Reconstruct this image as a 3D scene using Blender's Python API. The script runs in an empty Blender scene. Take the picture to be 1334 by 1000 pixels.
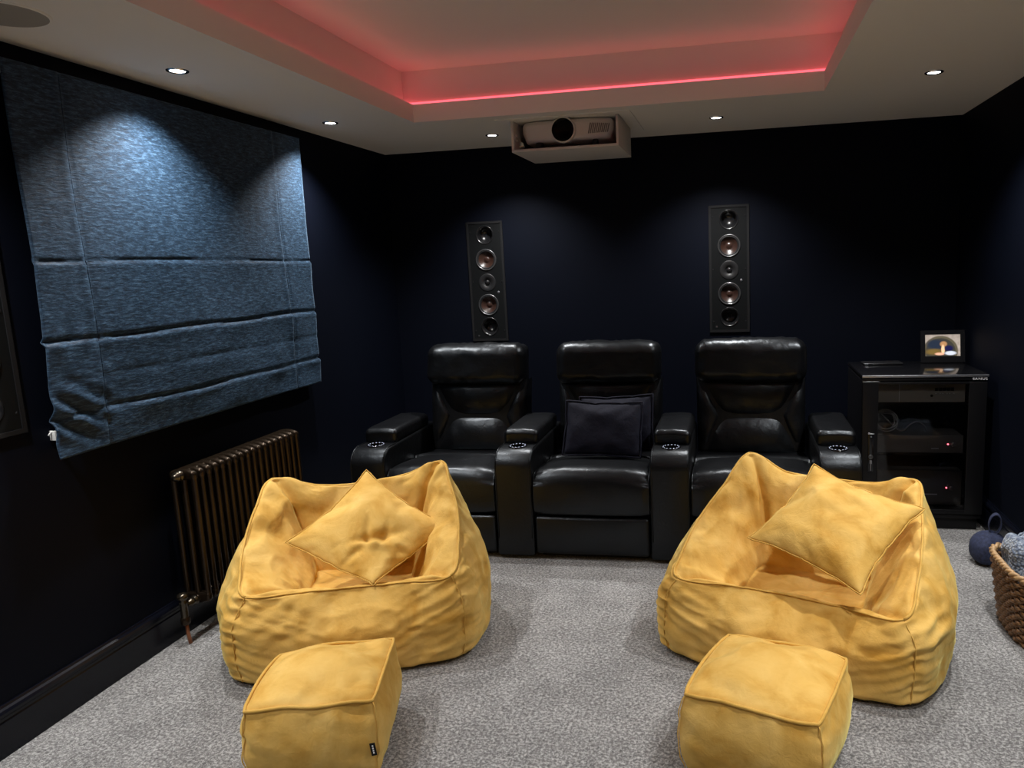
import bpy, bmesh, math, random
import numpy as np
from mathutils import Vector, Matrix, noise

random.seed(7); np.random.seed(7)
SC = bpy.context.scene
COL = SC.collection
PI = math.pi

# ------------------------------------------------------------------ camera, world, exposure
WALL_L, WALL_R, WALL_B, WALL_F, CEIL = -2.4585, 1.402, 5.075, -1.3, 2.4
CAM_H = 1.5734
F_PX, PPX, PPY = 952.70, 782.62, 494.04
ROT = [[0.98333636, -0.00885668, -0.18157963],      # image axes (right, down, forward) to room axes
       [0.17782979, -0.16062377, 0.97086383],
       [-0.03776463, -0.98697597, -0.15637221]]
cam_data = bpy.data.cameras.new('camera')
cam = bpy.data.objects.new('camera', cam_data); COL.objects.link(cam)
cam_data.sensor_fit = 'HORIZONTAL'; cam_data.sensor_width = 36.0
cam_data.lens = F_PX / 1334.0 * 36.0
cam_data.shift_x = (667.0 - PPX) / 1334.0
cam_data.shift_y = (PPY - 500.0) / 1334.0
cam_data.clip_start = 0.05
M = Matrix([[ROT[i][0], -ROT[i][1], -ROT[i][2]] for i in range(3)]).to_4x4()
M.translation = (0, 0, CAM_H)
cam.matrix_world = M
SC.camera = cam

world = bpy.data.worlds.new('world'); SC.world = world
world.use_nodes = True
world.node_tree.nodes['Background'].inputs[0].default_value = (0.6, 0.7, 1.0, 1)
world.node_tree.nodes['Background'].inputs[1].default_value = 0.0
SC.view_settings.view_transform = 'Standard'
SC.view_settings.look = 'None'
SC.view_settings.exposure = 0.0
SC.view_settings.gamma = 1.0
SC.view_settings.use_curve_mapping = False
SPOT_W = 104.0           # one ceiling downlight
SPOT_COL = (1.0, 0.985, 0.965)
COVE_STRENGTH = 2.1     # red strip in the cove

# ------------------------------------------------------------------ helpers
def tag(o, label=None, cat=None, group=None, kind=None):
    if label: o['label'] = label
    if cat: o['category'] = cat
    if group: o['group'] = group
    if kind: o['kind'] = kind
    return o

def link(name, me, mat=None, parent=None, smooth=True):
    if mat is not None and not me.materials: me.materials.append(mat)
    if smooth: me.shade_smooth()
    o = bpy.data.objects.new(name, me); COL.objects.link(o)
    if parent is not None: o.parent = parent
    return o

def empty(name, loc, rz=0.0, label=None, cat=None, group=None):
    o = bpy.data.objects.new(name, None); COL.objects.link(o)
    o.empty_display_size = 0.1
    o.location = loc; o.rotation_euler = (0, 0, rz)
    return tag(o, label, cat, group)

def copy_tree(o, parent=None):
    c = o.copy(); COL.objects.link(c)
    if parent is not None: c.parent = parent
    for ch in list(o.children): copy_tree(ch, c)
    return c

class MB:
    """collects shapes, then builds ONE mesh object"""
    def __init__(s): s.v = []; s.f = []
    def add(s, V, F):
        n = len(s.v); s.v += [tuple(map(float, p)) for p in V]
        s.f += [tuple(i + n for i in f) for f in F]; return s
    def box(s, c, h, r=0.0, k=2):
        V, F = rbox(h, r, k)
        return s.add(V + np.array(c), F)
    def tube(s, P, r, n=8, closed=False, caps=True):
        V, F = tube(P, r, n, closed, caps); return s.add(V, F)
    def lathe(s, prof, c, axis=(0, 0, 1), n=32):
        V, F = lathe(prof, n)
        q = Vector((0, 0, 1)).rotation_difference(Vector(axis)).to_matrix()
        V = np.array(V) @ np.array(q).T + np.array(c)
        return s.add(V, F)
    def mesh(s, name):
        me = bpy.data.meshes.new(name); me.from_pydata(s.v, [], s.f); me.validate(); me.update(); return me
    def build(s, name, mat=None, parent=None, smooth=True, auto=None):
        me = s.mesh(name)
        o = link(name, me, mat, parent, smooth)
        if auto is not None:
            me.set_sharp_from_angle(angle=math.radians(auto))
        return o

def rbox(h, r=0.0, k=2, mid=1):
    """box of half sizes h with edges rounded to radius r (k steps)"""
    h = np.array(h, float)
    if r <= 0:
        V = np.array([(x, y, z) for x in (-1, 1) for y in (-1, 1) for z in (-1, 1)]) * h
        F = [(0, 1, 3, 2), (4, 6, 7, 5), (0, 4, 5, 1), (2, 3, 7, 6), (0, 2, 6, 4), (1, 5, 7, 3)]
        return V, F
    r = min(r, *(h * 0.999))
    mids = mid if isinstance(mid, (tuple, list)) else (mid,) * 3
    ax = []
    for i in range(3):
        t = np.tan(np.linspace(0, PI / 4, k + 1))
        a = np.concatenate([-(h[i] - r) - r * t[::-1], np.linspace(-(h[i] - r), h[i] - r, mids[i] + 1)[1:-1], (h[i] - r) + r * t])
        ax.append(a)
    idx = {}; V = []; F = []
    def vid(p):
        key = (round(p[0], 6), round(p[1], 6), round(p[2], 6))
        if key not in idx:
            idx[key] = len(V)
            q = np.clip(p, -(h - r), h - r); d = np.array(p) - q; L = np.linalg.norm(d)
            V.append(q + d / L * r if L > 0 else q)
        return idx[key]
    for a in range(3):
        b, c = (a + 1) % 3, (a + 2) % 3
        for s in (-1, 1):
            for i in range(len(ax[b]) - 1):
                for j in range(len(ax[c]) - 1):
                    q = []
                    for (ii, jj) in ((i, j), (i + 1, j), (i + 1, j + 1), (i, j + 1)):
                        p = [0, 0, 0]; p[a] = s * h[a]; p[b] = ax[b][ii]; p[c] = ax[c][jj]
                        q.append(vid(p))
                    F.append(tuple(q) if s > 0 else tuple(q[::-1]))
    return np.array(V), F

def tube(P, r, n=8, closed=False, caps=True):
    P = np.array(P, float); m = len(P)
    R = np.full(m, r) if np.isscalar(r) else np.array(r)
    T = np.zeros_like(P)
    for i in range(m):
        a = P[i - 1] if (i > 0 or closed) else P[i]; b = P[(i + 1) % m] if (i < m - 1 or closed) else P[i]
        t = b - a; T[i] = t / (np.linalg.norm(t) + 1e-12)
    up = np.array([0, 0, 1.0]) if abs(T[0][2]) < 0.9 else np.array([1.0, 0, 0])
    N = np.cross(T[0], up); N /= np.linalg.norm(N)
    V = []
    for i in range(m):
        N = N - T[i] * np.dot(N, T[i]); N /= np.linalg.norm(N) + 1e-12
        B = np.cross(T[i], N)
        for k in range(n):
            a = 2 * PI * k / n; V.append(P[i] + R[i] * (math.cos(a) * N + math.sin(a) * B))
    F = []
    for i in range(m if closed else m - 1):
        j = (i + 1) % m
        for k in range(n):
            l = (k + 1) % n; F.append((i * n + k, i * n + l, j * n + l, j * n + k))
    if caps and not closed:
        F.append(tuple(range(n))[::-1]); F.append(tuple((m - 1) * n + k for k in range(n)))
    return np.array(V), F

def lathe(prof, n=32):
    """prof: list of (radius, z); a radius of 0 closes to a point"""
    V = []; rows = []
    for (r, z) in prof:
        if r <= 1e-6: rows.append([len(V)]); V.append((0, 0, z))
        else:
            rows.append(list(range(len(V), len(V) + n)))
            V += [(r * math.cos(2 * PI * k / n), r * math.sin(2 * PI * k / n), z) for k in range(n)]
    F = []
    for a, b in zip(rows[:-1], rows[1:]):
        for k in range(n):
            l = (k + 1) % n
            if len(a) == 1 and len(b) == 1: continue
            if len(a) == 1: F.append((a[0], b[l], b[k]))
            elif len(b) == 1: F.append((a[k], a[l], b[0]))
            else: F.append((a[k], a[l], b[l], b[k]))
    return np.array(V), F

def crom(P, n, closed=False):
    """Catmull-Rom through the points P, n steps per span"""
    P = np.array(P, float); m = len(P); out = []
    for i in range(m if closed else m - 1):
        b, c = P[i], P[(i + 1) % m]
        a = P[i - 1] if (i > 0 or closed) else 2 * b - c
        d = P[(i + 2) % m] if (i + 2 < m or closed) else 2 * c - b
        t = (np.arange(n) / n).reshape((-1,) + (1,) * (P.ndim - 1))
        out.append(0.5 * (2 * b + (c - a) * t + (2 * a - 5 * b + 4 * c - d) * t ** 2 + (3 * b - a - 3 * c + d) * t ** 3))
    out = np.concatenate(out)
    return out if closed else np.concatenate([out, P[-1:]])

def extrude_profile(out, hw, bev=0.012, axis=0, centre=0.0, seg=3):
    """closed outline (a, b) swept along an axis with rounded edges; axis 0: x sweeps, outline is (y, z)"""
    P = np.array(out, float); n = len(P)
    area = 0.5 * np.sum(P[:, 0] * np.roll(P[:, 1], -1) - np.roll(P[:, 0], -1) * P[:, 1])
    if area < 0: P = P[::-1]
    t = np.roll(P, -1, 0) - np.roll(P, 1, 0); t /= np.linalg.norm(t, axis=1)[:, None]
    nrm = np.stack([t[:, 1], -t[:, 0]], 1)
    layers = []
    for s in range(seg + 1):
        a = PI / 2 * s / seg; layers.append((-hw + bev * (1 - math.sin(a)), bev * (1 - math.cos(a))))
    layers = layers[::1]
    layers = [(-hw + bev * (1 - math.cos(PI / 2 * s / seg)), bev * (1 - math.sin(PI / 2 * s / seg))) for s in range(seg + 1)]
    layers = layers + [(-u, i) for (u, i) in layers[::-1]]
    V = []
    for (u, ins) in layers:
        Q = P - nrm * ins
        for q in Q:
            V.append((centre + u, q[0], q[1]) if axis == 0 else (q[0], centre + u, q[1]) if axis == 1 else (q[0], q[1], centre + u))
    F = []
    L = len(layers)
    for i in range(L - 1):
        for k in range(n):
            l = (k + 1) % n; F.append((i * n + k, (i + 1) * n + k, (i + 1) * n + l, i * n + l))
    F.append(tuple(range(n))); F.append(tuple((L - 1) * n + k for k in range(n))[::-1])
    if axis == 1: F = [f[::-1] for f in F]
    F = [f[::-1] for f in F]
    return np.array(V), F

def bool_cut(o, cutters):
    for c in cutters:
        c.parent = o.parent
        m = o.modifiers.new('cut', 'BOOLEAN'); m.operation = 'DIFFERENCE'; m.object = c; m.solver = 'EXACT'
    dg = bpy.context.evaluated_depsgraph_get()
    me = bpy.data.meshes.new_from_object(o.evaluated_get(dg))
    o.modifiers.clear(); old = o.data; o.data = me
    for c in cutters:
        bpy.data.objects.remove(c, do_unlink=True)
    return o

def nfield(V, s, seed=0.0, octv=2):
    return np.array([noise.fractal(Vector((p[0] * s + seed, p[1] * s + seed * 1.7, p[2] * s - seed)), 0.8, 2.0, octv) for p in V])

# ------------------------------------------------------------------ materials
class NT:
    def __init__(s, name):
        s.m = bpy.data.materials.new(name); s.m.use_nodes = True
        s.n = s.m.node_tree.nodes; s.l = s.m.node_tree.links
        s.b = s.n['Principled BSDF']
    def node(s, t, **kw):
        nd = s.n.new(t)
        for k, v in kw.items():
            if k.startswith('i_'): nd.inputs[k[2:].replace('_', ' ')].default_value = v
            else: setattr(nd, k, v)
        return nd
    def link(s, a, b): s.l.new(a, b)
    def coords(s, scale=(1, 1, 1), kind='Object', rot=(0, 0, 0)):
        tc = s.node('ShaderNodeTexCoord'); mp = s.node('ShaderNodeMapping')
        mp.inputs['Scale'].default_value = scale; mp.inputs['Rotation'].default_value = rot
        s.link(tc.outputs[kind], mp.inputs[0]); return mp.outputs[0]
    def noise(s, co, scale, detail=3, rough=0.55, dist=0.0):
        nd = s.node('ShaderNodeTexNoise'); nd.inputs['Scale'].default_value = scale
        nd.inputs['Detail'].default_value = detail; nd.inputs['Roughness'].default_value = rough
        nd.inputs['Distortion'].default_value = dist
        s.link(co, nd.inputs['Vector']); return nd.outputs['Fac']
    def ramp(s, fac, stops):
        r = s.node('ShaderNodeValToRGB'); e = r.color_ramp.elements
        while len(e) < len(stops): e.new(0.5)
        for k, (p, c) in enumerate(stops):
            e[k].position = p; e[k].color = (*c, 1) if len(c) == 3 else c
        s.link(fac, r.inputs[0]); return r.outputs[0]
    def bump(s, h, strength=0.3, dist=0.01, prev=None):
        b = s.node('ShaderNodeBump'); b.inputs['Strength'].default_value = strength; b.inputs['Distance'].default_value = dist
        s.link(h, b.inputs['Height'])
        if prev is not None: s.link(prev, b.inputs['Normal'])
        return b.outputs[0]
    def set(s, **kw):
        for k, v in kw.items():
            inp = s.b.inputs[k.replace('_', ' ')]
            if isinstance(v, tuple) and len(v) == 3: v = (*v, 1)
            inp.default_value = v
        return s

def plain(name, col, rough=0.5, metal=0.0, spec=0.5, var=0.0, bump=0.0, bscale=60.0, coat=0.0):
    t = NT(name); t.set(Base_Color=col, Roughness=rough, Metallic=metal, Specular_IOR_Level=spec, Coat_Weight=coat)
    co = t.coords()
    n = t.noise(co, bscale, 3)
    if var > 0:
        c0 = tuple(c * (1 - var) for c in col); c1 = tuple(min(1, c * (1 + var)) for c in col)
        t.link(t.ramp(t.noise(co, bscale * 0.15, 4), [(0.3, c0), (0.7, c1)]), t.b.inputs['Base Color'])
    if bump > 0: t.link(t.bump(n, bump, 0.002), t.b.inputs['Normal'])
    return t.m

def mat_emit(name, col, strength):
    t = NT(name); t.set(Base_Color=(0.02, 0.02, 0.02), Emission_Color=col, Emission_Strength=strength); return t.m

def mat_carpet():
    t = NT('carpet_pile'); co = t.coords()
    fine = t.noise(co, 300, 2, 0.7)
    mid = t.noise(co, 95, 3, 0.7, 0.4)
    big = t.noise(co, 5.0, 3, 0.6)
    mx = t.node('ShaderNodeMath', operation='MULTIPLY_ADD'); t.link(fine, mx.inputs[0]); mx.inputs[1].default_value = 0.55
    t.link(mid, mx.inputs[2])
    m2 = t.node('ShaderNodeMath', operation='MULTIPLY_ADD'); t.link(big, m2.inputs[0]); m2.inputs[1].default_value = 0.18
    t.link(mx.outputs[0], m2.inputs[2])
    col = t.ramp(m2.outputs[0], [(0.68, (0.060, 0.058, 0.058)), (0.86, (0.225, 0.22, 0.217)), (1.02, (0.56, 0.555, 0.55))])
    t.link(col, t.b.inputs['Base Color'])
    t.set(Roughness=0.95, Specular_IOR_Level=0.1, Sheen_Weight=0.25, Sheen_Roughness=0.6)
    t.link(t.bump(mx.outputs[0], 0.9, 0.012), t.b.inputs['Normal'])
    return t.m

def mat_velvet(name, col, dark, light, sheen=0.5):
    t = NT(name); co = t.coords()
    nap = t.noise(co, 7.0, 4, 0.55, 0.6)
    t.link(t.ramp(nap, [(0.3, dark), (0.52, col), (0.75, light)]), t.b.inputs['Base Color'])
    t.set(Roughness=0.75, Specular_IOR_Level=0.2, Sheen_Weight=sheen, Sheen_Roughness=0.35)
    t.b.inputs['Sheen Tint'].default_value = (*[min(1, c * 1.5 + 0.1) for c in light], 1)
    f = t.noise(co, 700, 2); g = t.noise(co, 28, 4, 0.6, 0.5)
    b = t.bump(g, 0.25, 0.012)
    t.link(t.bump(f, 0.15, 0.001, b), t.b.inputs['Normal'])
    return t.m

def mat_leather():
    t = NT('black_leather'); co = t.coords(); t.b.inputs['Specular Tint'].default_value = (0.84, 0.92, 1.0, 1)
    t.set(Base_Color=(0.0030, 0.0031, 0.0037), Specular_IOR_Level=0.44, Roughness=0.32)
    v = t.node('ShaderNodeTexVoronoi'); v.inputs['Scale'].default_value = 330; t.link(co, v.inputs['Vector'])
    w = t.noise(co, 16, 4, 0.6, 1.2)
    b = t.bump(w, 0.13, 0.02)
    t.link(t.bump(v.outputs['Distance'], 0.12, 0.001, b), t.b.inputs['Normal'])
    r = t.node('ShaderNodeMapRange'); r.inputs['To Min'].default_value = 0.29; r.inputs['To Max'].default_value = 0.40
    t.link(t.noise(co, 9, 3), r.inputs['Value']); t.link(r.outputs[0], t.b.inputs['Roughness'])
    return t.m

def mat_wall():
    t = NT('navy_wall_paint'); co = t.coords()
    t.link(t.ramp(t.noise(co, 1.5, 2), [(0.2, (0.0014, 0.0025, 0.0068)), (0.8, (0.0019, 0.0032, 0.0082))]), t.b.inputs['Base Color'])
    t.set(Roughness=0.6, Specular_IOR_Level=0.10)
    t.link(t.bump(t.noise(co, 260, 3), 0.08, 0.002), t.b.inputs['Normal'])
    return t.m

def mat_blind():
    t = NT('blue_chenille'); 
    co = t.coords((1, 14, 70)); co2 = t.coords((1, 40, 260)); co3 = t.coords()
    a = t.noise(co, 1.6, 4, 0.7, 0.3); b_ = t.noise(co2, 1.4, 3, 0.7)
    mx = t.node('ShaderNodeMath', operation='MULTIPLY_ADD'); t.link(b_, mx.inputs[0]); mx.inputs[1].default_value = 0.5
    t.link(a, mx.inputs[2])
    t.link(t.ramp(mx.outputs[0], [(0.55, (0.003, 0.0085, 0.018)), (0.76, (0.0125, 0.034, 0.066)), (0.98, (0.062, 0.120, 0.195))]), t.b.inputs['Base Color'])
    t.set(Roughness=0.6, Specular_IOR_Level=0.3, Sheen_Weight=0.12, Sheen_Roughness=0.4)
    t.b.inputs['Sheen Tint'].default_value = (0.45, 0.65, 0.9, 1)
    bb = t.bump(t.noise(co3, 9, 3), 0.2, 0.02)
    t.link(t.bump(mx.outputs[0], 0.55, 0.004, bb), t.b.inputs['Normal'])
    return t.m

MAT = {}
MAT['wall'] = mat_wall()
MAT['ceiling'] = plain('white_ceiling_paint', (0.88, 0.845, 0.79), 0.85, bump=0.04, bscale=300)
MAT['carpet'] = mat_carpet()
MAT['skirting'] = plain('navy_gloss_paint', (0.0035, 0.0045, 0.009), 0.24, spec=0.28)
MAT['yellow'] = mat_velvet('mustard_velvet', (0.73, 0.445, 0.110), (0.575, 0.300, 0.046), (0.83, 0.55, 0.17))
MAT['yellow_seam'] = mat_velvet('mustard_piping', (0.67, 0.40, 0.09), (0.57, 0.32, 0.06), (0.76, 0.48, 0.13))
MAT['navy'] = mat_velvet('navy_velvet', (0.006, 0.0065, 0.016), (0.004, 0.0045, 0.012), (0.010, 0.011, 0.023), 0.03)
MAT['leather'] = mat_leather()
MAT['black'] = plain('black_plastic', (0.012, 0.012, 0.013), 0.45)
MAT['black_gloss'] = plain('black_gloss', (0.006, 0.006, 0.007), 0.12)
MAT['black_matt'] = plain('black_matt', (0.007, 0.007, 0.008), 0.75, spec=0.25)
MAT['bronze'] = plain('bronze_radiator_paint', (0.040, 0.027, 0.017), 0.27, metal=0.75, bump=0.05, bscale=400)
MAT['copper'] = plain('copper_pipe', (0.42, 0.17, 0.09), 0.38, metal=0.9, var=0.3)
MAT['blind'] = mat_blind()
MAT['white'] = plain('white_board', (0.66, 0.62, 0.58), 0.6, bump=0.03)
MAT['white_plastic'] = plain('white_plastic', (0.8, 0.8, 0.78), 0.4)
MAT['projector'] = plain('projector_white', (0.72, 0.68, 0.63), 0.4)
MAT['chrome'] = plain('chrome', (0.75, 0.75, 0.76), 0.15, metal=1.0)
MAT['steel'] = plain('brushed_steel', (0.42, 0.43, 0.47), 0.35, metal=0.9, bump=0.05, bscale=500)
MAT['lamp'] = mat_emit('lamp_lens', (1, 0.98, 0.95), 14.0)
MAT['cove'] = mat_emit('red_led', (1.0, 0.10, 0.13), COVE_STRENGTH)
MAT['led_white'] = mat_emit('white_led', (0.72, 0.78, 1.0), 0.9)
MAT['led_red'] = mat_emit('red_indicator', (1.0, 0.12, 0.16), 6.0)
MAT['letter'] = plain('pale_lettering', (0.9, 0.9, 0.92), 0.3)
MAT['cone'] = plain('brown_fibre_cone', (0.038, 0.018, 0.013), 0.3, spec=0.6, var=0.25, bump=0.15, bscale=220)
MAT['baffle'] = plain('speaker_baffle', (0.0045, 0.0052, 0.0058), 0.6, spec=0.15)
MAT['grille'] = plain('ceiling_grille', (0.36, 0.34, 0.30), 0.7, bump=0.4, bscale=900)

# ------------------------------------------------------------------ room shell
def grid_wall(u0, u1, w0, w1, holes, to3d, flip=False):
    us = sorted({u0, u1, *[h[0] for h in holes], *[h[1] for h in holes]})
    ws = sorted({w0, w1, *[h[2] for h in holes], *[h[3] for h in holes]})
    idx = {}; V = []; F = []
    def vid(a, b):
        if (a, b) not in idx: idx[(a, b)] = len(V); V.append(to3d(a, b))
        return idx[(a, b)]
    for i in range(len(us) - 1):
        for j in range(len(ws) - 1):
            cu, cw = (us[i] + us[i + 1]) / 2, (ws[j] + ws[j + 1]) / 2
            if any(h[0] < cu < h[1] and h[2] < cw < h[3] for h in holes): continue
            q = [vid(us[i], ws[j]), vid(us[i + 1], ws[j]), vid(us[i + 1], ws[j + 1]), vid(us[i], ws[j + 1])]
            F.append(tuple(q[::-1] if flip else q))
    return V, F

SPK_W, SPK_H = 0.268, 0.850
SPK = [(-1.749, 1.474), (-0.037, 1.502)]                 # centres on the back wall (x, z)
SPK_LEFT = (1.975, 1.490)                                # (y, z) on the left wall
hw_, hh_ = SPK_W / 2 - 0.012, SPK_H / 2 - 0.012
structure = lambda name, V, F, m: tag(MB().add(V, F).build(name, m, smooth=False), kind='structure')
structure('floor', *grid_wall(WALL_L - .05, WALL_R + .05, WALL_F - .05, WALL_B + .05, [], lambda a, b: (a, b, 0)), MAT['carpet'])
structure('wall_back', *grid_wall(WALL_L, WALL_R, 0, CEIL, [(x - hw_, x + hw_, z - hh_, z + hh_) for x, z in SPK], lambda a, b: (a, WALL_B, b)), MAT['wall'])
structure('wall_left', *grid_wall(WALL_F, WALL_B, 0, CEIL, [(SPK_LEFT[0] - hw_, SPK_LEFT[0] + hw_, SPK_LEFT[1] - hh_, SPK_LEFT[1] + hh_)], lambda a, b: (WALL_L, a, b)), MAT['wall'])
structure('wall_right', *grid_wall(WALL_F, WALL_B, 0, CEIL, [], lambda a, b: (WALL_R, a, b), True), MAT['wall'])
structure('wall_front', *grid_wall(WALL_L, WALL_R, 0, CEIL, [], lambda a, b: (a, WALL_F, b), True), MAT['wall'])
# ceiling: low border, a lip round the opening, a ledge for the strip, a raised field
CX0, CX1, CY0, CY1 = -1.778, 0.458, -0.35, 4.062
LIP, LEDGE, RAISED = 2.497, 0.095, 2.70
V, F = grid_wall(WALL_L, WALL_R, WALL_F, WALL_B, [(CX0, CX1, CY0, CY1)], lambda a, b: (a, b, CEIL), True)
cm = MB().add(V, F)
def ring(z, o): return [(CX0 - o, CY0 - o, z), (CX1 + o, CY0 - o, z), (CX1 + o, CY1 + o, z), (CX0 - o, CY1 + o, z)]
rows = [ring(CEIL, 0), ring(LIP, 0), ring(LIP, LEDGE), ring(RAISED, LEDGE)]
RV = [p for r in rows for p in r]
RF = [(i * 4 + k, i * 4 + (k + 1) % 4, (i + 1) * 4 + (k + 1) % 4, (i + 1) * 4 + k) for i in range(3) for k in range(4)]
RF.append((12, 15, 14, 13))
cm.add(RV, RF)
tag(cm.build('ceiling', MAT['ceiling'], smooth=False), kind='structure')
# skirting board with a moulded top
prof = [(0, 0), (0.020, 0), (0.020, 0.118), (0.017, 0.124), (0.0175, 0.134), (0.021, 0.139), (0.021, 0.149), (0.016, 0.158), (0.009, 0.164), (0.006, 0.172), (0, 0.172)]
def skirting(name, p0, p1, inward):
    p0, p1, inward = np.array(p0), np.array(p1), np.array(inward)
    V = []; n = len(prof)
    for p in (p0, p1):
        for (a, z) in prof: V.append((*(p + inward * a), z))
    F = [(k, k + 1, n + k + 1, n + k) for k in range(n - 1)]
    F += [tuple(range(n)), tuple(range(2 * n - 1, n - 1, -1))]
    o = MB().add(V, F).build(name, MAT['skirting'], smooth=False)
    bm = bmesh.new(); bm.from_mesh(o.data); bmesh.ops.recalc_face_normals(bm, faces=bm.faces); bm.to_mesh(o.data); bm.free()
    tag(o, kind='structure')
skirting('baseboard_left', (WALL_L, WALL_F), (WALL_L, WALL_B), (1, 0))
skirting('baseboard_right', (WALL_R, WALL_F), (WALL_R, WALL_B), (-1, 0))
skirting('baseboard_back', (WALL_L + .021, WALL_B), (WALL_R - .021, WALL_B), (0, -1))

# red LED strip lying on the cove ledge against the raised wall
o_ = LEDGE - 0.010; w_ = 0.006
mb = MB()
for (a0, a1, b0, b1) in ((CX0 - o_, CX1 + o_, CY1 + o_, CY1 + o_ + w_), (CX0 - o_, CX1 + o_, CY0 - o_ - w_, CY0 - o_),
                         (CX0 - o_ - w_, CX0 - o_, CY0 - o_, CY1 + o_), (CX1 + o_, CX1 + o_ + w_, CY0 - o_, CY1 + o_)):
    mb.box(((a0 + a1) / 2, (b0 + b1) / 2, LIP + 0.0152), ((a1 - a0) / 2, (b1 - b0) / 2, 0.0148))
tag(mb.build('led_strip', MAT['cove'], smooth=False), 'thin glowing red light strip running round the ceiling cove', 'light strip')

# ------------------------------------------------------------------ downlights
def lamp_at(x, y, label, group):
    e = empty('downlight', (x, y, CEIL), 0, label, 'downlight', group)
    MB().lathe([(0.0285, 0.010), (0.0285, -0.001), (0.030, -0.004), (0.036, -0.0055), (0.041, -0.004), (0.0425, 0.0)], (0, 0, 0), n=32).build('trim_ring', MAT['chrome'], e)
    MB().lathe([(0.0, -0.0016), (0.0283, -0.0016), (0.0283, 0.004)], (0, 0, 0), n=24).build('lens', MAT['lamp'], e)
    ld = bpy.data.lights.new('downlight_beam', 'SPOT'); ld.energy = SPOT_W; ld.color = SPOT_COL
    ld.spot_size = math.radians(116); ld.spot_blend = 0.85; ld.shadow_soft_size = 0.028
    lo = bpy.data.objects.new('downlight_beam', ld); COL.objects.link(lo); lo.parent = e; lo.location = (0, 0, -0.012)
    return e
G = 'recessed ceiling downlights'
lamp_at(-2.190, 2.743, 'lit recessed downlight above the near half of the blue blind', G)
lamp_at(-2.201, 3.902, 'lit recessed downlight above the far edge of the blue blind', G)
lamp_at(-1.502, 4.616, 'lit recessed downlight just left of the projector box', G)
lamp_at(-0.100, 4.572, 'lit recessed downlight right of the projector, above the right wall speaker', G)
lamp_at(0.928, 3.842, 'lit recessed downlight alone at the right side of the ceiling', G)
BEHIND = 'lit recessed downlight out of the photo, over the near part of the room'
for (x, y) in ((-2.19, 1.58), (-2.19, 0.42), (0.93, 2.68), (0.93, 1.52), (0.93, 0.36), (-1.5, -0.8), (-0.1, -0.8)):
    lamp_at(x, y, BEHIND, 'downlights outside the picture')

# ------------------------------------------------------------------ recliners
LEA = MAT['leather']
def puff_patch(A, B, C, D, front, thick, n=14, m=12, p=0.42, wr=0.004, seed=0.0):
    """padded panel between four corner points (x, y, z): A-B top edge, D-C bottom edge; puffs towards the sitter (-y)"""
    A, B, C, D = map(np.array, (A, B, C, D)); V = []; F = []
    for j in range(m + 1):
        t = j / m; t2 = 0.5 - 0.5 * math.cos(PI * t)
        for i in range(n + 1):
            s = 0.5 - 0.5 * math.cos(PI * i / n)
            q = (A * (1 - s) + B * s) * (1 - t2) + (D * (1 - s) + C * s) * t2
            e = ((1 - (2 * s - 1) ** 2) * (1 - (2 * t2 - 1) ** 2))
            d = front * max(e, 0) ** p
            w = wr * noise.noise(Vector((q[0] * 22 + seed, q[2] * 9, seed))) * min(1, e * 3)
            V.append((q[0], q[1] - d - w, q[2]))
    k = n + 1
    for j in range(m):
        for i in range(n): F.append((j * k + i, (j + 1) * k + i, (j + 1) * k + i + 1, j * k + i + 1))
    # thin back so that the panel is solid
    nb = len(V); V += [(v[0], max(A[1], B[1], C[1], D[1]) + thick, v[2]) for v in (V[0], V[n], V[-1], V[m * k])]
    F += [tuple([nb, nb + 1, nb + 2, nb + 3])]
    top = [i for i in range(n + 1)]; F.append(tuple(top + [nb + 1, nb]))
    bot = [m * k + i for i in range(n, -1, -1)]; F.append(tuple(bot + [nb + 3, nb + 2]))
    lef = [j * k for j in range(m, -1, -1)]; F.append(tuple(lef + [nb, nb + 3]))
    rig = [j * k + n for j in range(m + 1)]; F.append(tuple(rig + [nb + 2, nb + 1]))
    return V, F

def by(z):      # face of the backrest at height z
    return 0.615 + (z - 0.45) * 0.165

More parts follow.
